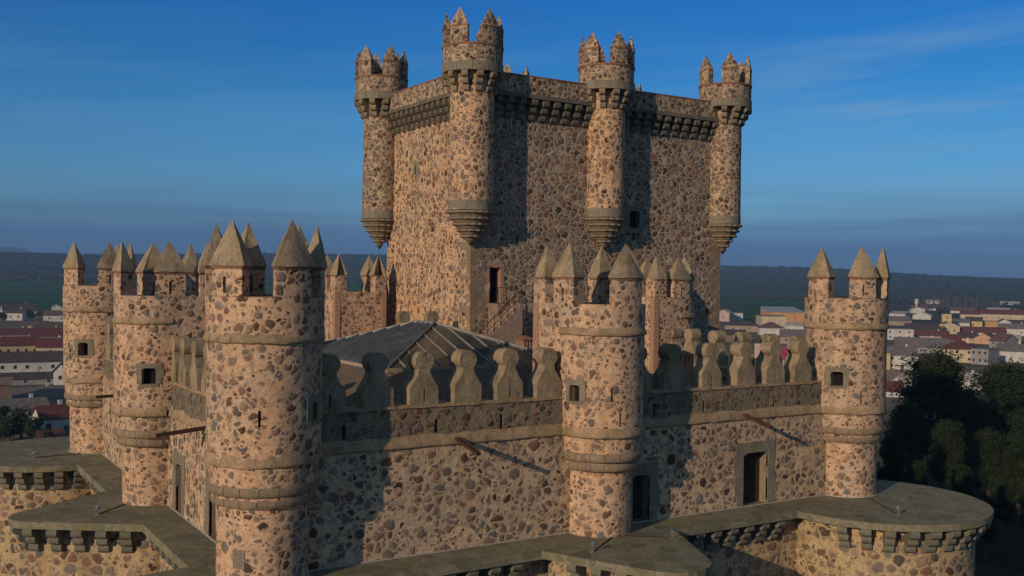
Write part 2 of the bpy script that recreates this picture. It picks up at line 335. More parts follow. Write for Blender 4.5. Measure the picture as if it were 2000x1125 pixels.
def merlon(f, s0, s1, d0, d1, z0, z1, zt, parent, body, cap, st, slit=False, capdepth=True, over=.07, name='merlon'):
    mb = MB(); sm = (s0+s1)/2; w = abs(s1-s0)
    e = over/ (w if w else 1)*w
    if slit:
        sw = w*.045
        for a, b in ((s0, sm-sw), (sm+sw, s1)): pbox(mb, f, a, b, z0+.08, z0+.62, d0, d1, st, ja=.012)
        pbox(mb, f, s0, s1, z0-.05, z0+.08, d0, d1, st, ja=.012); pbox(mb, f, s0, s1, z0+.62, z1, d0, d1, st, ja=.012)
    else: pbox(mb, f, s0, s1, z0-.05, z1, d0, d1, st, ja=.012)
    o = mb.build(name, body, parent, 40)
    # pointed cap
    cb = MB(); rad = hypot(f(s0, 0, d0)[0]-f(s1, 0, d0)[0], f(s0, 0, d0)[1]-f(s1, 0, d0)[1])/max(w, 1e-6); es = over/rad
    S = frange(s0-es, s1+es, st)
    rng = [f(s, z1, d0-over) for s in S] + [f(s, z1, d1+over) for s in S[::-1]]
    n = len(rng); ap = Vector(f(sm, zt, (d0+d1)/2)); ap = Vector(jit(ap, .05, 3))
    vs = [jit(p, .03, 2) for p in rng] + [(x, y, z+.08) for x, y, z in [jit(p, .03, 2) for p in rng]]
    mid = []
    for x, y, z in vs[n:2*n]:
        q = Vector((x, y, z)).lerp(ap, .5); q.z -= .0; q2 = Vector((q.x, q.y, q.z)); c = Vector((ap.x, ap.y, q.z)); q2 = c+(q2-c)*1.05; mid.append(jit(q2, .045, 1.7))
    vs += mid; vs.append(tuple(ap))
    fs = [tuple(range(n))]
    for i in range(n):
        j = (i+1) % n; fs += [(i, j, j+n, i+n), (i+n, j+n, j+2*n, i+2*n), (i+2*n, j+2*n, 3*n)]
    cb.add(vs, fs)
    tgt = o if capdepth else parent
    if capdepth == 'merge': return o, cb
    c = cb.build('cap', cap, tgt, 35)
    lb = MB(); pbox(lb, f, s0-es*.4, s1+es*.4, z1-.09, z1+.0, d0-over*.45, d1+over*.45, st, ja=.01); lb.build('brick_line', BANDM, tgt)
    return o
def blocks_around(parent, f, s0, s1, z0, z1, bw, bh, proud=.035, mat=None, name='window_surround', sill=True):
    """dressed stones round an opening; bw in s units"""
    mb = MB(); mat = mat or ASH; n = max(1, int(round((z1-z0)/.48))); g = .014
    lb = MB(); pbox(lb, f, s0-bw*1.0, s0+.0, z0, z1+bh*.9, -.012, .1, bw/2); pbox(lb, f, s1, s1+bw*1.0, z0, z1+bh*.9, -.012, .1, bw/2); lb.build('pointing', LINE, parent)
    for k in range(n):
        a = z0+(z1-z0)*k/n+g; b = z0+(z1-z0)*(k+1)/n-g; e = bw*(.95+.55*random.random())
        pbox(mb, f, s0-e, s0, a, b, -proud, .12, bw/2, ja=.008); e = bw*(.95+.55*random.random()); pbox(mb, f, s1, s1+e, a, b, -proud, .12, bw/2, ja=.008)
    sm = (s0+s1)/2; wv = s1-s0; hv = min((z1-z0)*.12, .16)
    if wv*1.0 > .2:
        for sa, sb in ((s0, s0+wv*.24), (s1, s1-wv*.24)):
            pts = [f(sa, z1+.003, .0), f(sb, z1+.003, .0), f((sa*.55+sb*.45), z1-hv*.35, .0), f(sa, z1-hv, .0)]; q = Vector(f(sa, z1, .45))-Vector(f(sa, z1, 0)); mb.extrude(pts, q)
    pbox(mb, f, s0-bw*1.1, s1+bw*1.1, z1+.004, z1+bh, -proud, .12, bw/2, ja=.008)
    if sill: pbox(mb, f, s0-bw*.5, s1+bw*.5, z0-bh*.5, z0-.004, -proud, .12, bw/2, ja=.008)
    return mb.build(name, mat, parent, 40)
def corbel_mb(mb, o, out, side, w, ztop, lobes, h, step):
    """stepped rounded corbel: o base point on wall, out/side unit vectors"""
    o = Vector(o); out = Vector(out); side = Vector(side); z = ztop; reach = step*lobes
    prof = [(-.05, ztop)]
    for k in range(lobes):
        rch = reach-step*k
        prof += [(rch-h*.18, z), (rch, z-h*.22), (rch+h*.03, z-h*.5), (rch-h*.05, z-h*.8), (rch-h*.28, z-h)]
        z -= h*1.0
    prof += [(-.05, z)]
    pts = [o+out*x+Vector((0, 0, zz-o.z))-side*w/2 for x, zz in prof]
    pts = [Vector(jit(p, .02, 2.5)) for p in pts]
    return mb.extrude(pts, side*w)
EOFMARK = 0
# ------------------------------------------------------------------ castle levels and footprints
Z_BAND, Z_STR, Z_COR, Z_SILL, Z_EAVE, Z_TIP = 2.9, 4.27, 8.35, 9.75, 10.78, 12.35
FOOT = -15.0
def offset_poly(pts, closed=True):
    """returns outward unit mitre vectors of a polygon"""
    n = len(pts); A = sum(pts[i][0]*pts[(i+1) % n][1]-pts[(i+1) % n][0]*pts[i][1] for i in range(n)); sg = 1 if A > 0 else -1
    out = []
    for i in range(n):
        a = Vector(pts[i-1]); b = Vector(pts[i]); c = Vector(pts[(i+1) % n])
        e1 = (b-a).normalized(); e2 = (c-b).normalized(); n1 = Vector((e1.y, -e1.x))*sg; n2 = Vector((e2.y, -e2.x))*sg
        m = (n1+n2); L = m.length
        m = m/L if L > 1e-6 else n1
        out.append(m/max(.35, m.dot(n1)))
    return out
def polyf(pts, mit, closed=True):
    acc = [0]; n = len(pts); rng = range(n if closed else n-1)
    for i in rng: acc.append(acc[-1]+hypot(pts[(i+1) % n][0]-pts[i][0], pts[(i+1) % n][1]-pts[i][1]))
    def f(s, z, d=0):
        s = min(max(s, 0), acc[-1]-1e-9)
        i = 0
        while i < len(acc)-2 and s > acc[i+1]+1e-9: i += 1
        t = (s-acc[i])/(acc[i+1]-acc[i]); a = pts[i]; b = pts[(i+1) % n]; ma = mit[i]; mb_ = mit[(i+1) % n]
        return (a[0]+(b[0]-a[0])*t-(ma.x+(mb_.x-ma.x)*t)*d, a[1]+(b[1]-a[1])*t-(ma.y+(mb_.y-ma.y)*t)*d, z)
    return f, acc
# ------------------------------------------------------------------ round corner towers
def corner_tower(cx, cy, ang, label, windows=(), slits=(), blocks=()):
    t = empty('corner_tower', (cx, cy, 0), label, 'tower', 'round corner towers of the castle')
    windows = [(a % (2*pi), *q) for a, *q in windows]; slits = [(a % (2*pi), z) for a, z in slits]
    R_ = 2.02; f = circ(cx, cy, R_); S = frange(0, 2*pi, radians(6))
    holes = [(a-w/2, a+w/2, z-h/2, z+h/2, .55) for a, z, w, h in windows] + [(a-.022, a+.022, z-.28, z+.28, .35) for a, z in slits]
    mb = MB()
    surf(mb, f, S, [(FOOT, -.30), (0, -.46), (2.66, -.44), (2.70, -.30), (3.5, -.17), (4.2, -.13), (4.35, -.08), (8.2, -.05), (8.45, -.02), (Z_SILL, 0)], holes=holes, holemat=1, hm=2)
    mb.build('wall', [RB_T, DARK, ASHD], t, 50)
    mb = MB(); ring(mb, f, 0, 2*pi, [(Z_SILL-.03, .03), (Z_SILL+.03, -.01), (Z_SILL+.04, .62), (8.9, .62), (8.9, .1)], radians(6)); 
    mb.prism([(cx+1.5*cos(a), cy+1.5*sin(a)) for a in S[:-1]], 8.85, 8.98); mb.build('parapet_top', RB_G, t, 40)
    for zc, h, o in ((Z_COR, .26, .16), (Z_COR-.17, .12, .08)):
        pass
    mb = MB(); ring(mb, f, 0, 2*pi, [(8.2, .12), (8.21, .02), (8.25, -.06), (8.33, -.07), (8.44, -.02), (8.56, .03), (8.58, .12)], radians(5), ja=.055); mb.build('cornice', MOSSY, t, 60)
    mb = MB(); ring(mb, f, 0, 2*pi, [(4.07, .2), (4.08, .09), (4.12, .02), (4.20, .015), (4.34, .05), (4.52, .09), (4.54, .2)], radians(5), ja=.055); mb.build('string_course', MOSSY, t, 60)
    mb = MB()
    for zc, rad_out in ((2.88, .26), (3.27, .15)):
        for k in range(18):
            a = 2*pi*k/18+zc; b = a+2*pi/18-.012
            prof = [(zc-.18, .5)] + [(zc-.18*cos(u), rad_out+.06-.09*sin(u)) for u in frange(0, pi, pi/5)] + [(zc+.18, .5)]
            ring(mb, f, a, b, prof, .12, closed=False, ja=.008)
    mb.build('corbel_band', ASHD, t, 50)
    for a, z, w, h in windows: blocks_around(t, circ(cx, cy, R_-.07), a-w/2, a+w/2, z-h/2, z+h/2, .13, .22)
    for a, z, w, h in blocks:
        mb = MB(); pbox(mb, circ(cx, cy, R_-.46), a-w/2, a+w/2, z-h/2, z+h/2, -.02, .1, .1, ja=.01); mb.build('dressed_block', ASH, t, 40)
    for k, a in enumerate(ang):
        a = radians(a); merlon(f, a-.335, a+.335, 0, .6, Z_SILL+.05, Z_EAVE, Z_TIP+.06*((k*7) % 3-1), t, RB_T, CAPS, .12, slit=(k % 2 == 1))
    mb = MB(); ring(mb, circ(cx, cy, R_-.46), 0, 2*pi, [(0, .05), (0, -.05), (.05, -.03), (.06, .05)], radians(6), ja=0); mb.build('base_fillet', LINE, t)
    return t
corner_tower(0, 0, [155, 210, 280, 335, 30, 92], 'largest and nearest round castle tower, rising from the bottom edge left of the front wall',
             windows=[(radians(-50), 5.85, .17, .62)], slits=[(radians(-113.3), 5.75)], blocks=[(radians(-138.8), 1.0, .28, .62)])
corner_tower(30, 0, [176, 243, 308, 12], 'round castle tower at the right end of the front wall, on the wide round platform',
             windows=[(radians(-151.3), 5.82, .31, .70)], slits=[(radians(-117.4), 4.99)])
corner_tower(0, 30, [205, 276, 343, 45], 'farthest left round castle tower, beyond the small turret of the left wall',
             windows=[(radians(-126.6), 6.1, .30, .74)])
# ------------------------------------------------------------------ U-shaped middle towers
def mid_tower(cx, cy, F, X, label, windows=(), slits=(), rear_open=False, L=2.4):
    t = empty('middle_tower', (cx, cy, 0), label, 'tower', 'half-round towers in the middle of the castle walls')
    r = 1.83
    def mk(r, L):
        arc = pi*r
        def f(s, z, d=0):
            tot = 2*L+arc+2*r; s = s % tot if s > tot or s < 0 else s
            if s <= L: x, y = -(r-d), -L+s
            elif s <= L+arc: p = (s-L)/r; x, y = -(r-d)*cos(p), (r-d)*sin(p)
            elif s <= 2*L+arc: x, y = (r-d), -(s-L-arc)
            else: x, y = r-(s-2*L-arc), -(L-d)
            return (cx+x*X[0]+y*F[0], cy+x*X[1]+y*F[1], z)
        return f, arc
    f, arc = mk(r, L); tot = 2*L+arc+2*r
    S = sorted(set([round(q, 5) for q in frange(0, L, .4)+frange(L, L+arc, .2)+frange(L+arc, 2*L+arc, .4)+frange(2*L+arc, tot, .4)]))
    sd = lambda p: L+r*p
    holes = [(sd(p)-w/2, sd(p)+w/2, z-h/2, z+h/2, .3) for p, z, w, h in windows]+[(sd(p)-.045, sd(p)+.045, z-.28, z+.28, .3) for p, z in slits]
    if rear_open: holes.append((2*L+arc+r-.45, 2*L+arc+r+.45, 4.65, 6.5, 1.2))
    mb = MB(); surf(mb, f, S, [(4.3, -.05), (8.3, -.03), (Z_SILL-.25, 0)], holes=holes, holemat=1, hm=2, ja=0)
    inn = [f(s, 0, .0) for s in S[:-1]]; inn = [Vector((p[0], p[1])) for p in inn]
    cen = Vector((cx-.2*F[0], cy-.2*F[1]))
    top = [(cen+(p-cen)*.72) for p in inn]; n = len(top); zt = Z_SILL-.25
    mb.add([(p.x, p.y, zt) for p in inn]+[(p.x, p.y, zt) for p in top]+[(p.x, p.y, 8.8) for p in top],
           [(i, (i+1) % n, (i+1) % n+n, i+n) for i in range(n)]+[(i+n, (i+1) % n+n, (i+1) % n+2*n, i+2*n) for i in range(n)]+[tuple(range(2*n, 3*n))])
    mb.build('wall', [RB_T, DARK, ASHD], t, 50)
    g, ga = mk(1.33, .9)
    h2 = [(a-.9*0, b, c, d, e) for a, b, c, d, e in []]
    mb = MB(); surf(mb, g, sorted(set(frange(0, .9, .45)+frange(.9, .9+ga, .2)+frange(.9+ga, 1.8+ga, .45))), [(FOOT, .05), (0, .02), (2.66, .02), (2.72, .16), (3.5, .34), (4.12, .38), (4.2, .05)]); mb.build('lower_shaft', RB_T, t, 50)
    mb = MB(); q = sd
    ring(mb, f, L-.35, L+arc+.35, [(8.2, .12), (8.21, .02), (8.25, -.06), (8.33, -.07), (8.44, -.02), (8.56, .03), (8.58, .12)], .16, closed=False, ja=.02); mb.build('cornice', MOSSY, t, 60)
    mb = MB(); ring(mb, f, L-.1, L+arc+.1, [(4.07, .3), (4.08, .04), (4.12, -.03), (4.20, -.035), (4.34, .0), (4.52, .055), (4.54, .3)], .16, closed=False, ja=.02); mb.build('string_course', MOSSY, t, 60)
    mb = MB()
    for zc, ro in ((2.88, .24), (3.27, .10)):
        nb = 9
        for k in range(nb):
            a = L+arc*k/nb; b = L+arc*(k+1)/nb-.02
            ring(mb, f, a, b, [(zc-.18, .5)]+[(zc-.18*cos(u), ro+.05-.09*sin(u)) for u in frange(0, pi, pi/5)]+[(zc+.18, .5)], .2, closed=False, ja=.006)
    mb.build('corbel_band', ASHD, t, 50)
    for p, z, w, h in windows: blocks_around(t, lambda s, z, d=0: f(s, z, d+.04), sd(p)-w/2, sd(p)+w/2, z-h/2, z+h/2, .23, .22)
    zs = Z_SILL-.25
    ms = [(0.02, .86), (1.55, 2.8), (L+arc*.34, L+arc*.34+1.3), (L+arc*.62, L+arc*.62+1.3), (L+arc-.5, L+arc+.8), (2*L+arc-.86, 2*L+arc-.02)]
    ms = [(0.0, .86), (1.5, 2.85), (L+arc*.5-.72, L+arc*.5+.72), (L+arc-.45, L+arc+.9), (2*L+arc-.86, 2*L+arc)]
    for k, (a, b) in enumerate(ms): merlon(f, a+.002, b-.002, .0, .62 if b-a > .9 else .8, zs+.01, Z_EAVE-.2, Z_TIP-.35, t, RB_T, CAPS, .2, slit=(k in (1, 3)))
    # brick edges at the two rear corners
    for a, b, c, d in ((0.0, .38, tot-.35, tot-.001), (2*L+arc-.38, 2*L+arc, 2*L+arc, 2*L+arc+.35)):
        mb = MB(); pbox(mb, f, a, b, 4.3, zs-.02, -.012, .1, .4); pbox(mb, f, c, d, 4.3, zs-.02, -.012, .1, .4); mb.build('brick_corner', BRICK, t)
    return t
mid_tower(14.3, -.4, (0, -1), (1, 0), 'half-round castle tower midway along the front wall, above the pointed mossy platform',
          windows=[(radians(16.7), 5.87, .52, .66)], slits=[(radians(68), 5.86), (radians(80), 4.85)])
mid_tower(-.4, 14.3, (-1, 0), (0, -1), 'half-round castle tower with an arched dark window midway along the left wall',
          windows=[(radians(158.9), 5.91, .62, .72)])
mid_tower(16.0, 30.5, (0, 1), (-1, 0), 'rubble tower with red brick corners seen from behind beside the left foot of the keep')
mid_tower(30.4, 14.3, (1, 0), (0, 1), 'narrow brick-edged tower behind the front middle tower, in front of the keep', rear_open=True)
# ------------------------------------------------------------------ curtain walls
def disc_outline():
    L = [(-.60, 0), (-.60, .60), (-.575, .70), (-.50, .80), (-.41, .92), (-.33, 1.05), (-.265, 1.18), (-.235, 1.28), (-.235, 1.36)]
    a0 = 180+acos_deg; pts = list(L)
    for k in range(0, 19):
        a = radians(a0-(2*acos_deg+180)*k/18); pts.append((.385*cos(a), 1.655+.375*sin(a)))
    return pts + [(-x, y) for x, y in L[::-1]]
acos_deg = 50
DO = disc_outline()
def disc_merlon(f, s, z, parent, slit, k=0, thick=.70, name='merlon', only=False):
    mb = MB(); sc = 1+.03*noise.noise(Vector((s, z, 5)))
    def piece(poly):
        pts = [f(s+x*sc, z+y, .02) for x, y in poly]; q = [f(s+x*sc, z+y, .02+thick) for x, y in poly]
        pts = [jit(p, .012, 1.5) for p in pts]; d = Vector(f(s, z, .02+thick))-Vector(f(s, z, .02)); mb.extrude(pts, d)
    if slit:
        top = [(-.60, .595)] + DO[1:-1] + [(.60, .595)]
        piece([(-.60, 0), (-.60, .1), (.60, .1), (.60, 0)]); piece([(-.60, .101), (-.60, .594), (-.035, .594), (-.035, .101)]); piece([(.035, .101), (.035, .594), (.60, .594), (.60, .101)]); piece(top)
    else: piece(DO)
    return mb.build(name, DISC, parent, 38)
def curtain(f, s0, s1, label, merlons, loc, doors=(), loops=(), spouts=(), extra=()):
    t = empty('curtain_wall', loc, label, 'wall', 'castle curtain walls')
    mb = MB(); holes = [(a, b, c, d, .62) for a, b, c, d in doors]+[(a-.07, a+.07, c, d, .4) for a, c, d in extra]
    surf(mb, f, frange(s0, s1, .6), [(FOOT, 0), (4.2, 0)], holes=holes, holemat=1, hm=2); mb.build('wall', [RB_W, DARK, ASHD], t)
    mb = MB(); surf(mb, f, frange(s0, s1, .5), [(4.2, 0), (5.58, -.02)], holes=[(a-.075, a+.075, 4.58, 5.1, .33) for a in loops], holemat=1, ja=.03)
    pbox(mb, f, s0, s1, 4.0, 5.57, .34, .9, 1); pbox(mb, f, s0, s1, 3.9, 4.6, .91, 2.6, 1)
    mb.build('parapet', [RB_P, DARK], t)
    mb = MB(); pbox(mb, f, s0, s1, 5.57, 5.68, -.035, .93, .4, ja=.025); mb.build('coping', MOSSY, t)
    mb = MB(); ring(mb, f, s0, s1, [(4.05, .1), (4.06, -.02), (4.10, -.09), (4.17, -.095), (4.34, -.045), (4.56, .01), (4.58, .1)], .35, closed=False, ja=.03); mb.build('string_course', MOSSY, t, 60)
    mb = MB(); pbox(mb, f, s0, s1, .004, .05, -.04, .05, 2); mb.build('base_fillet', LINE, t)
    for k, s in enumerate(merlons): disc_merlon(f, s, 5.66, t, k % 2 == 0, k)
    for a, b, c, d in doors:
        if b-a < .4: continue
        blocks_around(t, f, a, b, c, d, .42, .5, proud=.03, name='door_surround', sill=False)
        mb = MB(); pbox(mb, f, a+.004, b-.004, c+.02, d-.004, .52, .60, 1)
        for q in frange(a, b, .2)[1:-1]: pbox(mb, f, q-.02, q+.02, c+.03, d-.02, .495, .53, 1)
        dr = mb.build('door', WOOD, t)
    for s, ln, dz, ds in spouts:
        a = Vector(f(s, 4.26, -.05)); b = Vector(f(s+ds, 4.26+dz, -ln)); mb = MB(); mb.bar(a, b, .16, .05); dl = (b-a); sd_ = Vector((dl.y, -dl.x, 0)).normalized()*.08
        mb.bar(a+sd_+Vector((0, 0, .06)), b+sd_+Vector((0, 0, .05)), .03, .12); mb.bar(a-sd_+Vector((0, 0, .06)), b-sd_+Vector((0, 0, .05)), .03, .12)
        mb.build('waterspout', IRON, t)
    return t
fF = flat(0, -.2, 1, 0); fL = flat(-.1, 30, 0, -1); fR = flat(30.1, 0, 0, 1); fB = flat(30, 30.1, -1, 0)
curtain(fF, .6, 29.2, 'long front castle wall with bell-shaped disc merlons and two doors, facing the viewer', [2.35, 4.25, 6.14, 8.04, 9.97, 11.85, 16.6, 18.56, 20.79, 22.95, 24.87, 26.75], (15, -.2, 0),
        doors=[(22.82, 24.42, 0.03, 2.5), (16.25, 17.2, 0.03, 2.05)], loops=[2.9, 6.67, 9.58, 17.4, 20.31, 24.78], spouts=[(7.52, 1.75, -.33, 0), (22.8, 1.75, -.36, 0)])
curtain(fL, .6, 29.2, 'left castle wall receding between the three left towers, above the paved platforms', [30-v for v in (3.6, 5.35, 7.1, 8.9, 10.75, 12.4, 17.4, 19.3, 21.2, 23.1, 25, 26.9)], (-.1, 15, 0),
        doors=[(30-11.45, 30-10.45, .03, 2.15), (30-6.25, 30-5.2, .03, 2.15)], extra=[(30-8.4, .55, 1.3)], spouts=[(30-6.75, 2.0, -.15, .15), (30-19.9, 1.9, 0, .3)])
curtain(fR, 1.5, 28, 'right-hand castle wall seen from inside, its disc merlons in a row behind the front ones', [2.9, 4.87, 6.9, 8.93, 10.98, 12.7, 16.9], (30.1, 15, 0))
curtain(fB, 11, 29.2, 'rear castle wall partly hidden behind the glass roof', [30-u for u in (3, 4.9, 6.8, 8.7, 10.6, 12.5)], (15, 30.1, 0))
# ------------------------------------------------------------------ outer works
def bastion(kind, geo, label, start, end, name='bastion'):
    """geo: outline polygon of the slab; corbels from arclength start to end"""
    pts = geo; mit = offset_poly(pts); f, acc = polyf(pts, mit); cx = sum(p[0] for p in pts)/len(pts); cy = sum(p[1] for p in pts)/len(pts)
    t = empty(name, (cx, cy, -1), label, 'bastion', 'bastions of the outer castle wall')
    IN = .78; mb = MB(); tot = acc[-1]
    S = sorted(set(round(a, 4) for i in range(len(acc)-1) for a in frange(acc[i], acc[i+1], .7)))
    g = lambda s, z, d=0: f(s, z, d+IN)
    surf(mb, g, S, [(FOOT, .10), (-1.4, .02), (-.34, 0)]); mb.build('wall', RB_O, t, 40)
    mb = MB(); poly = [f(s, 0, 0)[:2] for s in S[:-1]]; mb.prism([jit((x, y, 0), .015)[:2] for x, y in poly], -.30, .003+.001*(len(label) % 3)); mb.build('platform_slab', SLAB, t)
    n = int((end-start)/1.02)
    for k in range(n+1):
        s = start+(end-start)*k/n
        a = Vector(g(s, 0, 0)); b = Vector(g(s, 0, -.5)); out = (b-a).normalized(); side = Vector((-out.y, out.x, 0))
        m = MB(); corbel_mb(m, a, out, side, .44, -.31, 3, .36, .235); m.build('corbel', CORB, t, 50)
    return t
def circ_pts(cx, cy, r, n=72, a0=0): return [(cx+r*cos(a0+2*pi*k/n), cy+r*sin(a0+2*pi*k/n)) for k in range(n)]
def pointed(c, half, reach, base, rt, axis):
    """triangle with a rounded tip, base line at -base, pointing away"""
    L = (-half, 0); Rr = (half, 0); ap = (0, reach); pts = [L]
    th = atan2(reach, half); ca = (0, reach-rt/cos(th)*1.0)
    for k in range(9):
        a = pi/2+th-2*th*k/8
        pts.append((ca[0]+rt*cos(a+0), ca[1]+rt*sin(a)))
    pts.append(Rr); pts = [(-half, -1.2)]+pts+[(half, -1.2)]; out = []
    for x, y in pts:
        if axis == 'v': out.append((c+x, -base-y))
        else: out.append((-base-y, c+x))
    return out
bastion('round', circ_pts(29.8, -2.0, 5.3, a0=pi), 'large round outer platform at the lower right carrying the right-hand tower', 2.2, 5.3*2*pi*.66)
bastion('round', circ_pts(-1.9, 30.6, 5.4, a0=pi*.7), 'round outer platform at the far left under the farthest tower', 1, 5.4*2*pi*.62)
bastion('round', circ_pts(-2, -2.2, 4.6, a0=pi/2), 'round outer platform under the nearest tower, just below the picture edge', 4, 22)
pB = pointed(13.75, 3.45, 7.4, 1.85, 1.6, 'v'); pD = pointed(13.5, 4.1, 6.0, 1.55, 1.3, 'u')
bastion('pointed', pB, 'pointed mossy platform in the lower middle below the front tower', 2.6, 14.4)
bastion('pointed', pD, 'pointed paved platform at the lower left below the left wall tower', 2.4, 14)
def outer(f, s0, s1, label, loc, skip, cs):
    t = empty('outer_wall', loc, label, 'wall', 'outer wall sections with a narrow walkway')
    mb = MB(); surf(mb, lambda s, z, d=0: f(s, z, d-.98), frange(s0, s1, .7), [(FOOT, .1), (-.34, 0)]); mb.build('wall', RB_O, t)
    mb = MB(); pbox(mb, f, s0, s1, -.33, 0, -1.8, .1, 1.0, ja=.008); mb.build('walkway_slab', SLAB, t)
    a = cs[0]
    while a <= cs[1]:
        p = Vector(f(a, 0, -.98)); q = Vector(f(a, 0, -1.5)); out = (q-p).normalized(); side = Vector((-out.y, out.x, 0)); m = MB(); corbel_mb(m, p, out, side, .42, -.335, 3, .34, .235); m.build('corbel', CORB, t, 50); a += .98
    return t
outer(fF, 2, 13.7, 'outer wall section with a narrow mossy walkway at the bottom centre, left of the pointed platform', (7, -2, -1), 0, (2.5, 10.2))
outer(fF, 13.71, 25.5, 'outer wall section with a row of corbels between the pointed platform and the round right platform', (20, -2, -1), 0, (17.75, 24.6))
outer(fL, 30-13.2, 27.5, 'outer wall section with a paved walkway at the lower left, between the pointed platform and the nearest tower', (-1.9, 7, -1), 0, (30-9.0, 30-2.6))
outer(fL, 3, 30-13.21, 'short outer wall section between the two left platforms', (-1.9, 20, -1), 0, (30-25, 30-17.7))
# floodlights on the platforms
def floodlight(x, y, ax, ay, label):
    t = empty('floodlight', (x, y, 0), label, 'floodlight', 'small floodlights on the castle platforms')
    mb = MB(); mb.bar((x, y, 0), (x, y, .22), .03); mb.box(x-.09, x+.09, y-.09, y+.09, .0, .025); mb.build('stand', STEEL, t)
    d = Vector((ax-x, ay-y, 0)).normalized(); p = Vector((x, y, .28)); mb = MB(); n = 10; e1 = d*.8+Vector((0, 0, .6)); e1.normalize(); a = e1.cross(Vector((0, 0, 1))).normalized(); b = a.cross(e1)
    vs = [p-e1*.12+(a*cos(k*2*pi/n)+b*sin(k*2*pi/n))*.05 for k in range(n)]+[p+e1*.10+(a*cos(k*2*pi/n)+b*sin(k*2*pi/n))*.095 for k in range(n)]
    mb.add(vs, [tuple(range(n)), tuple(range(n, 2*n))]+[(i, (i+1) % n, (i+1) % n+n, i+n) for i in range(n)]); mb.build('lamp_head', LAMP, t)
    mb = MB(); q = Vector((ax, ay, .03)); mb.bar(Vector((x, y, .03)), q, .035, .03); mb.build('cable', WOOD, t)
for a in ((-3.69, 28.49, -1.1, 28.9, 'small floodlight on the far left round platform'), (-3.21, 12.35, -1.75, 13.9, 'small floodlight on the pointed platform at the lower left'),
          (11.97, -3.13, 14.0, -1.7, 'small floodlight on the left half of the pointed platform in the lower middle'), (16.1, -3.0, 14.6, -1.7, 'small floodlight near the right edge of the pointed platform in the lower middle'),
          (27.94, -4.82, 29.8, -1.65, 'small floodlight on the big round platform at the right')): floodlight(*a)
# ------------------------------------------------------------------ roofs inside the walls and the glass skylight
t = empty('castle_roof', (15, 15, 5), 'low brown tiled roof inside the castle walls, round the glass skylight', 'roof')
SK = (7.3, 16.9, 5.5, 17.1); ZR = 6.45
mb = MB(); a0, a1, b0, b1 = 2.2, 27.4, 2.4, 27.6; c0, c1, e0, e1 = SK
O = [(a0, b0, 4.75), (a1, b0, 4.75), (a1, b1, 4.75), (a0, b1, 4.75)]; I = [(c0, e0, ZR), (c1, e0, ZR), (c1, e1, ZR), (c0, e1, ZR)]
I2 = [(c0, e0, ZR), (c1+1.2, e0, ZR), (c1+1.2, 18.2, ZR), (c0, 18.2, ZR)]
vs = O+I2; mb.add(vs, [(i, (i+1) % 4, (i+1) % 4+4, i+4) for i in range(4)]); mb.add([(x, y, 4.0) for x, y, z in O]+O, [(i, (i+1) % 4, (i+1) % 4+4, i+4) for i in range(4)]); mb.build('tiles', ROOFD, t, fix=False)
mb = MB(); mb.prism([(c1+.1, e0), (c1+1.2, e0), (c1+1.2, 18.2), (c0, 18.2), (c0, e1+.1), (c1+.1, e1+.1)], ZR-.1, ZR+.01); mb.build('ridge_walk', LINE, t)
GLS, nn_, ll_, bb_ = newmat('skylight_glass', .08); bb_.inputs['Base Color'].default_value = (.065, .070, .052, 1); bb_.inputs['Specular IOR Level'].default_value = .6; bb_.inputs['Transmission Weight'].default_value = .0
GL2, nn_, ll_, bb_ = newmat('skylight_panel', .04); k_ = N(GL2.node_tree); nz_ = k_.noise(k_.mapping(k_.pos(), (.6, .6, .6)), .8, 4); ll_.new(k_.ramp(nz_.outputs[0], [(.36, (.16, .15, .12)), (.46, (.42, .58, .85)), (.52, (.16, .24, .48)), (.60, (.62, .82, 1.0))]), bb_.inputs['Base Color']); bb_.inputs['Specular IOR Level'].default_value = .8; bb_.inputs['Metallic'].default_value = .85  # blue patches in the base colour imitate sky reflections on the panes
t = empty('glass_skylight', (12, 11, ZR), 'wide glass pyramid roof with metal rafters behind the front wall', 'skylight')
mb = MB(); 
for q in ((c0-.12, c1+.12, e0-.12, e0+.12), (c0-.12, c1+.12, e1-.12, e1+.12), (c0-.12, c0+.12, e0+.12, e1-.12), (c1-.12, c1+.12, e0+.12, e1-.12)): mb.box(*q, ZR-.25, ZR+.1)
mb.build('curb', carved('curb_stone', (.40, .33, .24), (.34, .28, .20), .1), t)
ZA = 8.22; h = (c1-c0)/2; A1 = (c0+h, e0+h, ZA); A2 = (c0+h, e1-h, ZA); zb = ZR+.1
P0, P1, P2, P3 = (c0, e0, zb), (c1, e0, zb), (c1, e1, zb), (c0, e1, zb)
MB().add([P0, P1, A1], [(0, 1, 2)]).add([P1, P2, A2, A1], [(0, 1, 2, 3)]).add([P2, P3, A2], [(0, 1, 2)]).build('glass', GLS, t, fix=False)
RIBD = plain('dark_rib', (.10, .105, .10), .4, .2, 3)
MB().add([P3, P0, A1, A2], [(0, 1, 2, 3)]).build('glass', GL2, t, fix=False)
def lerp(a, b, k): return Vector(a).lerp(Vector(b), k)
for a, b in ((P0, A1), (P1, A1), (P2, A2), (P3, A2), (A1, A2)): MB().bar(Vector(a)+Vector((0, 0, .03)), Vector(b)+Vector((0, 0, .03)), .13, .12).build('hip_bar', RIBD if a == P0 else STEEL, t)
def rafters(p, q, up, n, ha, hb, mat, w=.07, hgt=.1):
    # rafters run up the slope, from eave p-q to the hips
    for k in range(1, n):
        x = k/n; e = lerp(p, q, x)
        L = Vector(q)-Vector(p); tot = L.length; dist = x*tot; rise = min(dist, tot-dist, h)/h
        topp = e+Vector(up)*rise*h; topp.z = zb+(ZA-zb)*rise
        MB().bar(e+Vector((0, 0, .03)), topp+Vector((0, 0, .03)), w, hgt).build('rafter', mat, t)
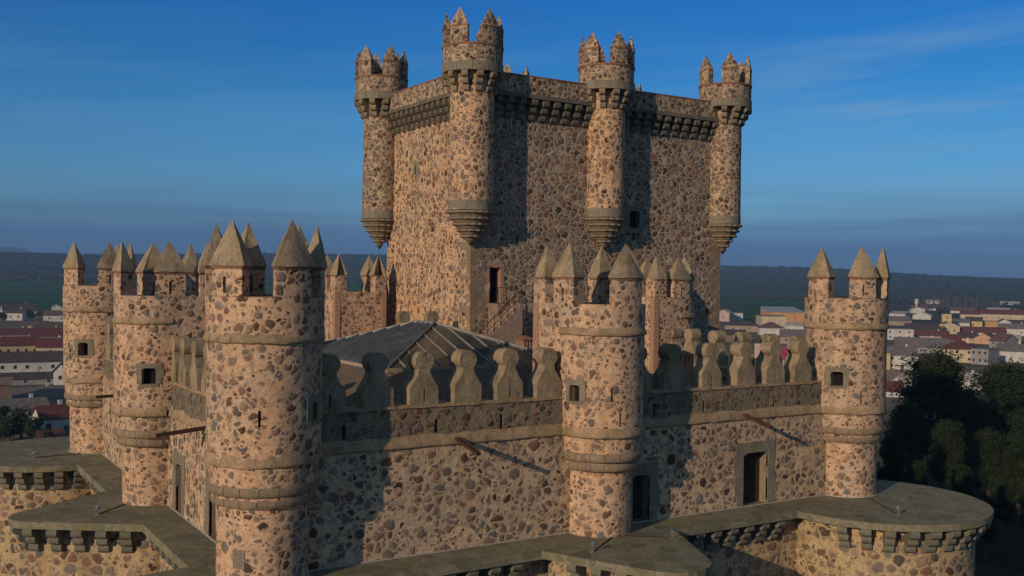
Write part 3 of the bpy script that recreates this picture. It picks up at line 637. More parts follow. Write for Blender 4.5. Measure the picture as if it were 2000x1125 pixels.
rafters(P0, P1, (0, 1, 0), 11, 0, 0, STEEL, .055, .07); rafters(P1, P2, (-1, 0, 0), 12, 0, 0, STEEL); rafters(P3, P0, (1, 0, 0), 22, 0, 0, RIBD, .05, .10)
# disc posts and low chimneys on the roof
for x, lb in ((14.75, 'dark stone disc post behind the left end of the skylight ridge'), (16.6, 'pale stone disc post behind the skylight peak, against the keep')):
    o = disc_merlon(flat(0, 19.0, 1, 0), x, 6.5, None, False, only=True, name='disc_post', thick=.5); tag(o, lb, 'stone post', 'disc posts behind the skylight')
mb = MB(); mb.box(12, 18.5, 18.95, 19.8, 4, 6.51); o = mb.build('low_wall', RB_G); tag(o, 'low rubble wall behind the skylight at the foot of the keep', 'wall')
def chimney(x, y, z0, z1, w, label):
    t = empty('chimney', (x, y, z0), label, 'chimney'); mb = MB(); mb.box(x-w/2, x+w/2, y-w/2, y+w/2, z0, z1-.55); mb.build('stack', BRICK, t)
    mb = MB()
    for i in range(4):
        for j in range(4):
            if i in (0, 3) or j in (0, 3): a = x-w/2+.05+i*(w-.1)/3; b = y-w/2+.05+j*(w-.1)/3; mb.box(a-.05, a+.05, b-.05, b+.05, z1-.549, z1-.2)
    mb.box(x-w/2, x+w/2, y-w/2, y+w/2, z1-.199, z1-.14); mb.build('vent', carved('terracotta', (.48, .30, .21), (.40, .24, .17), .1), t)
    mb = MB(); q = w/2+.08; mb.add([(x-q, y-q, z1-.139), (x+q, y-q, z1-.139), (x+q, y+q, z1-.139), (x-q, y+q, z1-.139), (x, y, z1+.12)], [(3, 2, 1, 0), (0, 1, 4), (1, 2, 4), (2, 3, 4), (3, 0, 4)]); mb.build('cap', BANDM, t)
chimney(18.3, 11.6, 5.5, 7.35, .7, 'pale terracotta chimney with a little roof left of the front middle tower'); chimney(24.6, 6.0, 4.8, 6.75, .75, 'red brick chimney between the disc merlons of the front and right walls')
# ------------------------------------------------------------------ the keep
KX0, KX1, KY0, KY1 = 18.77, 38.95, 18.42, 30.07
kp = empty('castle_keep', ((KX0+KX1)/2, (KY0+KY1)/2, 5), 'huge rectangular rubble stone keep with round corner turrets, tallest building of the castle', 'castle keep')
gF = flat(0, KY0, 1, 0); gL = flat(KX0, 60, 0, -1); gR = flat(KX1, 0, 0, 1); gB = flat(60, KY1, -1, 0)
lv = lambda v: 60-v
mb = MB(); surf(mb, gF, frange(KX0, KX1, .8), [(-14, .04), (21.7, 0)], holes=[(20.08, 20.86, 9.02, 11.15, .55), (30.78, 31.6, 13.98, 15.08, .4), (21.98, 22.14, 12.55, 13.15, .4)], holemat=1, hm=2, ja=.04)
mb.build('front_wall', [RB_D, DARK, BRICK], kp)
mb = MB(); surf(mb, gL, frange(lv(KY1), lv(KY0), .8), [(-14, .04), (21.7, 0)], holes=[(lv(25.9), lv(25.76), 17.25, 17.85, .4), (lv(25.3), lv(25.2), 19.0, 19.3, .3)], holemat=1, hm=0, ja=.04)
mb.build('side_wall', [RB_K, DARK], kp)
mb = MB(); surf(mb, gR, frange(KY0, KY1, .8), [(-14, .04), (21.7, 0)]); surf(mb, gB, frange(lv(KX1)-0, lv(KX0), .8), [(-14, .04), (21.7, 0)]); mb.build('rear_wall', RB_D, kp)
blocks_around(kp, gF, 30.78, 31.6, 13.98, 15.08, .34, .35, .03); blocks_around(kp, gF, 21.98, 22.14, 12.55, 13.15, .30, .25, .02); blocks_around(kp, gL, lv(25.9), lv(25.76), 17.25, 17.85, .28, .25, .02)
mb = MB(); pbox(mb, gF, 30.55, 31.85, 13.6, 13.75, -.14, .05, .4); mb.build('window_sill', ASHD, kp)
mb = MB()
for x in (31.0, 31.2, 31.4): mb.bar((x, KY0+.1, 13.98), (x, KY0+.1, 15.08), .03)
for z in (14.25, 14.55, 14.85): mb.bar((30.78, KY0+.12, z), (31.6, KY0+.12, z), .03)
mb.build('window_grille', IRON, kp)
mb = MB(); pbox(mb, gF, 19.85, 20.07, 9.03, 11.2, -.02, .1, .4); pbox(mb, gF, 20.87, 21.09, 9.03, 11.2, -.02, .1, .4); pbox(mb, gF, 19.85, 21.09, 11.21, 11.42, -.02, .1, .4); mb.build('door_surround', BRICK, kp)
mb = MB(); random.seed(3)
def quoin(f, s, sg, z0, z1, a, b):
    z = z0; k = 0
    while z < z1:
        h = .42+.1*random.random(); w = a if k % 2 else b; e = s+sg*w; pbox(mb, f, min(s, e), max(s, e), z+.02, z+h-.02, -.02, .1, .6, ja=.01)
        if k % 2 == 0: pbox(mb, f, min(e, e+sg*.5)+.03, max(e, e+sg*.5)-.0, z+.02, z+h-.02, -.02, .1, .6, ja=.01)
        z += h; k += 1
quoin(gF, KX0+.001, 1, 5.5, 13.2, 1.0, .55); quoin(gL, lv(KY0)-.001, -1, 5.5, 13.2, .5, .8); mb.build('corner_stones', ASHD, kp)
mb = MB(); quoin(gF, KX1-.001, -1, 5.0, 13.0, .9, .5); mb.build('corner_stones', ASHD, kp)
# parapet on corbels
for nm, f, s0, s1 in (('parapet', gF, KX0, KX1), ('parapet', gL, lv(KY1), lv(KY0)), ('parapet', gR, KY0, KY1), ('parapet', gB, lv(KX1), lv(KX0))):
    mb = MB(); g = (lambda f: (lambda s, z, d=0: f(s, z, d-.62)))(f)
    loops = [s for s in frange(s0+2.6, s1-2.6, 2.4)]
    surf(mb, g, frange(s0, s1, .7), [(21.74, 0), (22.82, 0)], holes=[(s-.07, s+.07, 22.0, 22.3, .3) for s in loops], holemat=1)
    pbox(mb, g, s0, s1, 21.8, 22.8, .32, .6, 2); mb.build(nm, [RB_TU, DARK], kp)
    mb = MB(); pbox(mb, g, s0, s1, 22.82, 22.90, -.03, .64, .8, ja=.01); mb.build('coping', BANDM, kp)
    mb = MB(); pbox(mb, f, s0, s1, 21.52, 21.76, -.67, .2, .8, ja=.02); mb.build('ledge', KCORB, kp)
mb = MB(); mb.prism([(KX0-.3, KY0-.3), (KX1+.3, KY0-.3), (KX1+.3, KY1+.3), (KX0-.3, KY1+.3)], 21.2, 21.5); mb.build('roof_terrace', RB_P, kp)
def corb_row(f, s0, s1, n, zt=21.53, w=.40):
    for k in range(n):
        s = s0+(s1-s0)*k/(n-1); a = Vector(f(s, 0, 0)); out = (Vector(f(s, 0, -1))-a).normalized(); side = Vector((-out.y, out.x, 0))
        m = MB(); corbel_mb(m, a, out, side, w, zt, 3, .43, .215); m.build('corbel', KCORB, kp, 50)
corb_row(gF, 20.3, 27.0, 9); corb_row(gF, 30.1, 37.8, 10); corb_row(gL, lv(29.0), lv(20.2), 13, w=.36); corb_row(gB, lv(37.5), lv(20.2), 16)
def turret(cx, cy, r, ang, label=None, toward=None, wedge=None):
    ORGT = kp; f = circ(cx, cy, r); S = frange(0, 2*pi, radians(8))
    mb = MB(); surf(mb, f, S, [(14.5, .02), (21.7, .0), (22.75, .0)], ja=.02); tu = mb.build('turret', RB_TU if r < 1.25 else RB_K, kp, 50)
    # hanging stone rings with balls
    mb = MB(); zz = 14.48
    for k, (ra, hh) in enumerate(((r+.01, .36), (r-.16, .35), (r-.36, .35), (r-.60, .35), (r-.84, .34))):
        n = 64; prof = [(zz, -.04), (zz-.04, .03), (zz-hh*.42, .035), (zz-hh*.62, -.07), (zz-hh, -.15)]; vs = []
        nb = max(7, int(2*pi*ra/.40))
        for i in range(n):
            a = 2*pi*i/n
            for j, (z, o) in enumerate(prof):
                bump = .13*abs(sin(a*nb/2))**.6 if j in (1, 2) else 0
                rr = max(.05, ra+o+bump); vs.append((cx+rr*cos(a), cy+rr*sin(a), z))
        m_ = len(prof); mb.add(vs, [(i*m_+j, ((i+1) % n)*m_+j, ((i+1) % n)*m_+j+1, i*m_+j+1) for i in range(n) for j in range(m_-1)]+[tuple(i*m_ for i in range(n)), tuple(i*m_+m_-1 for i in range(n))])
        zz -= hh
    mb.add([(cx+.28*cos(2*pi*i/10), cy+.28*sin(2*pi*i/10), zz+.02) for i in range(10)]+[(cx, cy, zz-.35)], [(i, (i+1) % 10, 10) for i in range(10)])
    mb.build('pendant', PEND, tu, 40)
    mb = MB()
    for k in range(14):
        a = 2*pi*k/14; pbox(mb, f, a+.01, a+2*pi/14-.01, 14.5, 15.05, -.03, .1, .12, ja=.01)
    mb.build('ashlar_course', RINGM, tu, 40)
    H = 1.80; g = circ(cx, cy, H)
    for k in range(12):
        a = 2*pi*(k+.5)/12; o = Vector((cx+(r-.02)*cos(a), cy+(r-.02)*sin(a), 0)); out = Vector((cos(a), sin(a), 0)); side = Vector((-sin(a), cos(a), 0))
        m = MB(); corbel_mb(m, o, out, side, .36, 22.56, 3, .40, (H-r)/3+.02); m.build('corbel', PEND, tu, 50)
    mb = MB()
    for k in range(12):
        a = 2*pi*k/12; pbox(mb, g, a+.006, a+2*pi/12-.006, 22.54, 23.06, -.04, .5, .14, ja=.012)
    mb.build('head_ring', RINGM, tu, 40)
    mb = MB(); surf(mb, g, S, [(23.0, -.03), (24.08, 0)]); ring(mb, g, 0, 2*pi, [(24.0, .1), (24.07, -.02), (24.1, .5), (23.2, .5)], radians(8)); mb.prism([(cx+1.35*cos(a), cy+1.35*sin(a)) for a in S[:-1]], 23.1, 23.3); mb.build('head', RB_TU, tu, 50)
    mb = MB(); ring(mb, g, 0, 2*pi, [(24.02, .05), (24.02, -.045), (24.13, -.045), (24.13, .05)], radians(8), ja=.01); mb.build('brick_line', BANDM, tu)
    for k, a in enumerate(ang):
        a = radians(a); mb = MB(); s0, s1 = a-.33, a+.33
        pbox(mb, g, s0, s1, 24.09, 25.15, .0, .5, .14, ja=.015)
        ss = frange(s0-.02, s1+.02, .14); rg = [g(s, 25.151, -.03) for s in ss]+[g(s, 25.151, .53) for s in ss[::-1]]; n = len(rg); ap = jit(g(a, 26.2+.05*(k % 3), .25), .06, 3)
        md = [(x*.55+ap[0]*.45, y*.55+ap[1]*.45, 25.151+.52) for x, y, z in rg]
        mb.add(rg+md+[ap], [tuple(range(n))]+[(i, (i+1) % n, (i+1) % n+n, i+n) for i in range(n)]+[(i+n, (i+1) % n+n, 2*n) for i in range(n)])
        pbox(mb, g, s0-.012, s1+.012, 25.07, 25.149, -.02, .52, .14, mat=1)
        mb.build('merlon', [RB_TU, BANDM], tu, 30)
    return tu
turret(18.25, 30.2, 1.2, [152, 203, 267, 328, 20, 80])
turret(18.6, 18.2, 1.33, [147, 211, 278, 338, 32, 91])
turret(28.5, 18.15, 1.25, [143, 197, 261, 322, 18, 76])
turret(39.05, 18.3, 1.17, [168, 237, 312, 5, 118])
turret(39.1, 30.2, 1.2, [172, 237, 312, 5, 60, 115]); turret(28.5, 30.3, 1.2, [172, 237, 312, 5, 60, 115])
# outside stair to the keep door
st = empty('stone_stair', (21, 17, 6.4), 'small stone stair with iron railing climbing to the dark keep door', 'stair')
mb = MB(); mb.box(20.0, 21.25, 17.25, KY0-.03, 5.9, 8.98); mb.build('landing', RB_G, st)
mb = MB(); n = 13; XS = 21.1
for k in range(n): x1 = XS-k*.225; mb.box(x1-.225, x1-.001, 16.25, 17.24, 5.9, 8.98-k*.195)
mb.build('steps', plain('stair_tread', (.33, .235, .175), .9, .25, 4, 0, .01), st)
mb = MB()
for i in range(7): mb.bar((XS-.05-i*.46, 16.3, 8.98-i*.40), (XS-.05-i*.46, 16.3, 9.93-i*.40), .035)
for dz in (0, -.45): mb.bar((XS, 16.3, 9.93+dz), (XS-2.85, 16.3, 7.46+dz), .04)
for x in (21.2, 20.6, 20.05): mb.bar((x, 17.3, 8.98), (x, 17.3, 9.95), .035)
mb.bar((21.2, 17.3, 9.95), (20.05, 17.3, 9.95), .04); mb.bar((21.2, 17.3, 9.95), (21.2, KY0, 9.95), .04); mb.build('railing', IRON, st)
EOFMARK = 1
# ------------------------------------------------------------------ land
def interp(t, x):
    if x <= t[0][0]: return t[0][1]
    for (a, va), (b, vb) in zip(t, t[1:]):
        if x <= b:
            k = (x-a)/(b-a); k = k*k*(3-2*k)*.4+k*.6; return va+(vb-va)*k
    return t[-1][1]
CREST = [(-.6, 74), (-.46, 74), (-.38, 72), (-.15, 90), (.05, 84), (.2, 63), (.26, 66), (.31, 58), (.37, 44), (.46, 35), (.6, 32)]
PROF = [(900, 0), (1300, .03), (1800, .10), (2300, .27), (2800, .55), (3300, .87), (3600, 1), (4200, .8), (6000, .3), (8000, .1), (11000, 0)]
def height(x, y):
    dx, dy = x-CAM.x, y-CAM.y; D = hypot(dx, dy); a = atan2(dx, dy)-YAW; a = (a+pi) % (2*pi)-pi; aa = max(-.6, min(.6, a))
    zc = interp(CREST, aa); z = -27+(zc+27)*interp(PROF, D)
    if D > 1500: z += (noise.noise(Vector((x/420, y/420, 0)))*7+noise.noise(Vector((x/130, y/130, 3)))*2.5)*min(1, (D-1500)/1200)
    if D > 6500:
        m = max(0, min(1, (-.36-a)/.09)); z += 215*m**1.3*max(0, 1-abs(D-8600)/1500)*(1+.25*noise.noise(Vector((a*30, 1, 1))))
    dc = hypot(x-15, y-15); k = max(0, min(1, (dc-32)/150)); k = k*k*(3-2*k)
    return z+(1-k)*15.5
def land():
    az = []; a = -pi
    while a < pi-1e-6: az.append(a); a += .012 if abs(a+.006) < .6 else .07
    R_ = [0.0]; r = 6.0
    while r < 9800: R_.append(r); r *= 1.035 if r > 300 else 1.07
    n = len(az); vs = []; cols = []
    for r in R_[1:]:
        for a in az:
            x = CAM.x+r*sin(YAW+a); y = CAM.y+r*cos(YAW+a); vs.append((x, y, height(x, y)))
            q = noise.noise(Vector((x/260, y/260, 7))); q2 = noise.noise(Vector((a*9, r/190, 2)))
            if r < 230: c = (.045, .045, .028)
            elif r < 950: c = (.15, .13, .10)
            elif r < 2150:
                c = (.040, .092, .034) if q2 > -.12 else ((.085, .066, .045) if q > 0 else (.05, .058, .03))
                if a > .29: c = (.075, .070, .046)
            elif r < 4500: c = (.075, .062, .040) if q2 > .28 else (.075, .074, .048)
            else: c = (.06, .065, .05)
            if 2150 < r < 2400 and a < -.3: c = (.13, .09, .055)
            cols.append(c)
    vs.append((CAM.x, CAM.y, height(CAM.x, CAM.y))); cols.append((.045, .045, .028)); m = len(R_)-1
    fs = [(i*n+j, i*n+(j+1) % n, (i+1)*n+(j+1) % n, (i+1)*n+j) for i in range(m-1) for j in range(n)]+[(m*n, (j+1) % n, j) for j in range(n)]
    me = bpy.data.meshes.new('ground'); me.from_pydata(vs, [], fs)
    at = me.color_attributes.new('cover', 'FLOAT_COLOR', 'POINT'); at.data.foreach_set('color', [v for c in cols for v in (*c, 1)])
    mt, nn, ll, b = newmat('ground'); k = N(mt.node_tree); P = k.pos(); A = nn.new('ShaderNodeAttribute'); A.attribute_name = 'cover'
    n1 = k.noise(P, .09, 6, .7); n2 = k.noise(P, .012, 5, .6)
    col = k.mix(1, A.outputs['Color'], k.ramp(n1.outputs[0], [(.3, (.6, .6, .6)), (.7, (1.4, 1.4, 1.35))]), 'MULTIPLY'); col = k.mix(1, col, k.ramp(n2.outputs[0], [(.35, (.8, .85, .8)), (.65, (1.2, 1.15, 1.1))]), 'MULTIPLY')
    ll.new(col, b.inputs['Base Color']); b.inputs['Roughness'].default_value = 1; b.inputs['Specular IOR Level'].default_value = 0
    me.materials.append(mt); me.polygons.foreach_set('use_smooth', [True]*len(me.polygons))
    o = bpy.data.objects.new('ground', me); COL.objects.link(o); tag(o, kind='structure')
land()
def at(px, py):
    d = fw+cr*((px-1000)/FPX)-cu*((py-562.5)/FPX); t = 60
    while t < 9000:
        p = CAM+d*t
        if p.z < height(p.x, p.y):
            lo, hi = t/1.02, t
            for _ in range(18):
                mi = (lo+hi)/2; p = CAM+d*mi
                if p.z < height(p.x, p.y): hi = mi
                else: lo = mi
            return CAM+d*hi, hi
        t *= 1.02
    return CAM+d*t, t
def foliage(name, c1, c2):
    m, nn, ll, b = newmat(name, .75); k = N(m.node_tree); P = k.pos(); a = k.noise(P, .9, 4, .6); c = k.noise(P, 5, 2, .6)
    col = k.mix(k.ramp(a.outputs[0], [(.35, 0.), (.65, 1.)]), c1, c2); col = k.mix(1, col, k.ramp(c.outputs[0], [(.3, (.6, .6, .6)), (.7, (1.4, 1.4, 1.3))]), 'MULTIPLY')
    ll.new(col, b.inputs['Base Color']); b.inputs['Specular IOR Level'].default_value = .12; return m
LEAF = foliage('pine_foliage', (.018, .030, .013), (.032, .045, .018)); LEAF2 = foliage('bush_foliage', (.026, .040, .018), (.045, .056, .026)); OLV = foliage('olive_foliage', (.020, .034, .022), (.034, .050, .032))
BARK = plain('bark', (.10, .075, .055), .9, .4, 4)
def crown_mesh(seed, R_, H, n, leaf, lobes):
    rnd = random.Random(seed); mb = MB(); L = []
    for _ in range(lobes):
        a = rnd.uniform(0, 2*pi); rr = R_*sqrt(rnd.random())*.62; z = rnd.uniform(.30, .95)*H; L.append((rr*cos(a)*(1.15-z/H*.7), rr*sin(a)*(1.15-z/H*.7), z, rnd.uniform(.16, .36)*R_))
    for (x, y, z, r) in L:      # solid inner blobs, added to block light inside the crown
        vs = []; 
        for i in range(5):
            for j in range(8):
                p = Vector((sin(pi*(i+.5)/5)*cos(j*pi/4), sin(pi*(i+.5)/5)*sin(j*pi/4), cos(pi*(i+.5)/5)))*r*rnd.uniform(.35, .62); vs.append((x+p.x, y+p.y, z+p.z*.7))
        mb.add(vs, [(i*8+j, i*8+(j+1) % 8, (i+1)*8+(j+1) % 8, (i+1)*8+j) for i in range(4) for j in range(8)])
    for _ in range(n):
        x, y, z, r = rnd.choice(L); d = Vector((rnd.gauss(0, 1), rnd.gauss(0, 1), rnd.gauss(0, 1))).normalized(); q = r*rnd.uniform(.42, 1.32)
        c = Vector((x+d.x*q, y+d.y*q, z+d.z*q*.72))
        for _k in range(3):
            cc = c+Vector((rnd.gauss(0, 1), rnd.gauss(0, 1), rnd.gauss(0, 1)))*leaf*.9
            e1 = Vector((rnd.gauss(0, 1), rnd.gauss(0, 1), rnd.gauss(0, .6))).normalized()*leaf*rnd.uniform(.6, 1.3); e2 = e1.cross(Vector((rnd.gauss(0, 1), rnd.gauss(0, 1), rnd.gauss(0, 1)))).normalized()*leaf*rnd.uniform(.4, .9)
            mb.add([cc-e1, cc+e2*.6, cc+e1, cc-e2*.6], [(0, 1, 2, 3)])
    return mb, L
PROTO = {}
def make_tree(kind, seed, R_, H, n, leaf, lobes, mat):
    mb, L = crown_mesh(seed, R_, H, n, leaf, lobes)
    cm = mb.build('crown', mat, None, fix=False); tb = MB(); rnd = random.Random(seed+5)
    def limb(a, b, ra, rb):
        a, b = Vector(a), Vector(b); d = (b-a).normalized(); x = d.cross(Vector((.3, .9, .1))).normalized(); y = d.cross(x); vs = []
        for p, r in ((a, ra), (a.lerp(b, .5)+x*ra*.5, (ra+rb)/2), (b, rb)): vs += [p+(x*cos(k*pi/3)+y*sin(k*pi/3))*r for k in range(6)]
        tb.add(vs, [(i*6+k, i*6+(k+1) % 6, (i+1)*6+(k+1) % 6, (i+1)*6+k) for i in range(2) for k in range(6)])
    tk = H*.03+.12; limb((0, 0, -1), (R_*.05, 0, H*.45), tk, tk*.6); limb((R_*.05, 0, H*.45), (0, R_*.04, H*.85), tk*.6, tk*.2)
    for x, y, z, r in L[:9]: limb((R_*.04, 0, max(.25*H, z-.2*H)), (x, y, z), tk*.35, tk*.1)
    tm = tb.build('trunk', BARK, None)
    for o in (cm, tm): COL.objects.unlink(o)
    PROTO[kind] = (cm, tm)
def put_tree(kind, p, sc, label, cat='tree', group=None, name='pine_tree', rz=None):
    o = bpy.data.objects.new(name, None); COL.objects.link(o); o.location = p; o.scale = sc if hasattr(sc, '__len__') else (sc, sc, sc); o.rotation_euler.z = random.uniform(0, 6.28) if rz is None else rz
    tag(o, label, cat, group)
    for q in PROTO[kind]: c = q.copy(); COL.objects.link(c); c.parent = o
    return o
random.seed(21)
for s in range(3): make_tree('pine%d' % s, 40+s, 6.0, 18.0, 11500, .20, 46, LEAF)
make_tree('bush', 60, 2.4, 3.6, 900, .20, 9, LEAF2); make_tree('farbush', 61, 3.0, 5.5, 260, .6, 8, LEAF2)
def pine(px, ytop, D, rel, label, w=1.0):
    d = fw+cr*((px-1000)/FPX)-cu*((ytop-562.5)/FPX); p = CAM+d*D; g = height(p.x, p.y); H = max(5, p.z-g); s = H/17.5
    put_tree('pine%d' % (int(px) % 3), (p.x, p.y, g), (s*rel, s*rel, s), label, 'tree', 'dark trees below the right tower')
for a in ((1822, 688, 150, 1.10, 'tallest dark pine right of the right-hand tower, its top among the town roofs'), (1770, 790, 135, .9, 'dark pine close to the edge of the right-hand tower'),
          (1900, 762, 160, 1.0, 'dark pine between the tallest pine and the right picture edge'), (1965, 715, 170, 1.15, 'broad green pine at the right picture edge below the white building'),
          (1740, 850, 120, .8, 'small dark tree just right of the corbelled band of the right-hand tower'), (1850, 830, 118, .95, 'dark pine in front of the tallest pine'),
          (1935, 845, 125, 1.05, 'greener pine at the right, below the broad one at the edge'), (1990, 860, 112, .9, 'pine cut by the right picture edge, level with the tower bands'),
          (1790, 905, 100, .9, 'dark tree above the left half of the round platform'), (1880, 915, 98, .9, 'dark tree above the right half of the round platform'),
          (1960, 945, 100, 1.0, 'dark tree beyond the right rim of the round platform'), (2010, 800, 150, 1.1, 'half-hidden pine behind the broad one at the right edge'),
          (1700, 880, 118, .8, 'dark tree half hidden behind the right-hand tower shaft'), (2020, 980, 92, 1.0, 'lowest dark tree at the right picture edge'), (1925, 1000, 86, .8, 'low dark tree below the right rim of the round platform')): pine(*a)
# bushes below the far left platform and in the town
for px, yb, s, lb in ((18, 862, 1.3, 'dark bush at the left picture edge above the far platform'), (42, 858, 1.6, 'wide dark bush in front of the white windowed shed'), (70, 866, 1.3, 'dark bush left of the white house with red roof'),
                      (5, 835, 1.2, 'dark bush behind the one at the left picture edge'), (92, 872, .8, 'small bush at the foot of the red lean-to')):
    p, D = at(px, yb); put_tree('bush', p, 1.15*s, lb, 'bush', 'bushes on the left below the castle', 'bush')
for px, yb, s, lb in ((60, 627, 1.5, 'round dark tree between two white houses at the far left'), (4, 628, 1.3, 'dark tree at the left picture edge below the dark-roofed house'), (1838, 618, 1.5, 'dark tree beside the white water tank'), (1440, 640, 1.2, 'dark tree by the brown-roofed house right of the keep'),
                      (1905, 700, .9, 'dark tree in the shaded street of the right-hand town'), (1868, 606, 1.5, 'grey tree at the foot of the hill right of the tower'), (1750, 700, .8, 'small tree beside the right-hand tower among grey roofs')):
    p, D = at(px, yb); put_tree('farbush', p, s, lb, 'tree', 'trees in the town', 'town_tree')
# bare poplars at the hill foot
tb = MB(); rnd = random.Random(5)
tb.bar((0, 0, -.5), (0, 0, 15), .30); 
for k in range(60):
    a = rnd.uniform(0, 6.28); z = rnd.uniform(2, 14); l = (16-z)*.14+.6; tb.bar((0, 0, z), (l*cos(a), l*sin(a), z+l*1.6), .12)
po = tb.build('poplar_tree', plain('bare_twigs', (.13, .105, .085), .9, .3, 3), None); tag(po, 'bare grey poplar in the row at the foot of the right-hand hill', 'tree', 'bare poplars at the hill foot')
for k in range(26):
    p, D = at(1795+k*6.2+rnd.uniform(-3, 3), 604+rnd.uniform(-3, 5)); o = po if k == 0 else po.copy()
    if k: COL.objects.link(o)
    o.location = p; s = rnd.uniform(.8, 1.35); o.scale = (s, s, s); o.rotation_euler.z = rnd.uniform(0, 6)
# olive groves: far too many to count, one mesh
def olives():
    rnd = random.Random(9); V = []; F = []
    for i in range(15500):
        a = rnd.uniform(-.50, .52); D = sqrt(rnd.uniform(2050**2, 3720**2)); 
        if a > .29: D = sqrt(rnd.uniform(1650**2, 3720**2))
        x = CAM.x+D*sin(YAW+a); y = CAM.y+D*cos(YAW+a); x = round(x/11)*11+rnd.uniform(-1.5, 1.5); y = round(y/11)*11+rnd.uniform(-1.5, 1.5)
        if noise.noise(Vector((a*9, D/190, 2))) > .28 and rnd.random() < .75: continue
        z = height(x, y); r = rnd.uniform(2.2, 4.2); h = r*rnd.uniform(1.1, 1.5); b = len(V)
        V += [(x, y, z+h)] + [(x+r*rnd.uniform(.75, 1.1)*cos(t), y+r*rnd.uniform(.75, 1.1)*sin(t), z+h*rnd.uniform(.35, .7)) for t in (0, 1.25, 2.5, 3.77, 5.0)] + [(x, y, z-.3)]
        for k in range(5): F.append((b, b+1+k, b+1+(k+1) % 5)); F.append((b+6, b+1+(k+1) % 5, b+1+k))
    me = bpy.data.meshes.new('olive_grove'); me.from_pydata(V, [], F); me.materials.append(OLV); o = bpy.data.objects.new('olive_grove', me); COL.objects.link(o)
    tag(o, 'dark olive groves covering the hills behind the town', 'olive grove', kind='stuff')
olives()
# ------------------------------------------------------------------ town
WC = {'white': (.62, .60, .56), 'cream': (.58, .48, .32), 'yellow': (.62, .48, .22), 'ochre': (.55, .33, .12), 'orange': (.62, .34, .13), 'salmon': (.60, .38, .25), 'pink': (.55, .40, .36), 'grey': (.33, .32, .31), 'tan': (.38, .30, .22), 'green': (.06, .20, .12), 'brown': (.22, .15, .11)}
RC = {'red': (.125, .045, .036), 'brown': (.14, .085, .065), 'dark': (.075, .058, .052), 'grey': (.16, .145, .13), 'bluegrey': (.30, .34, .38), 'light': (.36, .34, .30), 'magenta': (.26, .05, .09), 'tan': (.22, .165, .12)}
WM = {k: plain('render_'+k, tuple(v*.82 for v in c), .9, .16, .35) for k, c in WC.items()}; RM = {k: plain('roof_'+k, c, .85, .28, .8) for k, c in RC.items()}
GLASS = plain('window_glass', (.03, .035, .04), .2, .2, 1); SHUT = plain('shutter', (.16, .10, .07), .7, .2, 2); FRM = plain('window_frame', (.45, .43, .40), .7, .1, 2)
wcache = {}
def winmesh(w, h, which):
    k = (round(w, 1), round(h, 1), which)
    if k not in wcache:
        mb = MB()
        if which == 'pane': mb.box(-w/2, w/2, -.03, .10, 0, h)
        else:
            for q in ((-w/2-.09, -w/2, 0, h), (w/2, w/2+.09, 0, h), (-w/2-.09, w/2+.09, h, h+.09), (-w/2-.15, w/2+.15, -.1, 0)): mb.box(q[0], q[1], -.07, .10, q[2], q[3])
        o = mb.build('window', GLASS if which == 'pane' else FRM, None); COL.objects.unlink(o); wcache[k] = o.data
    return wcache[k]
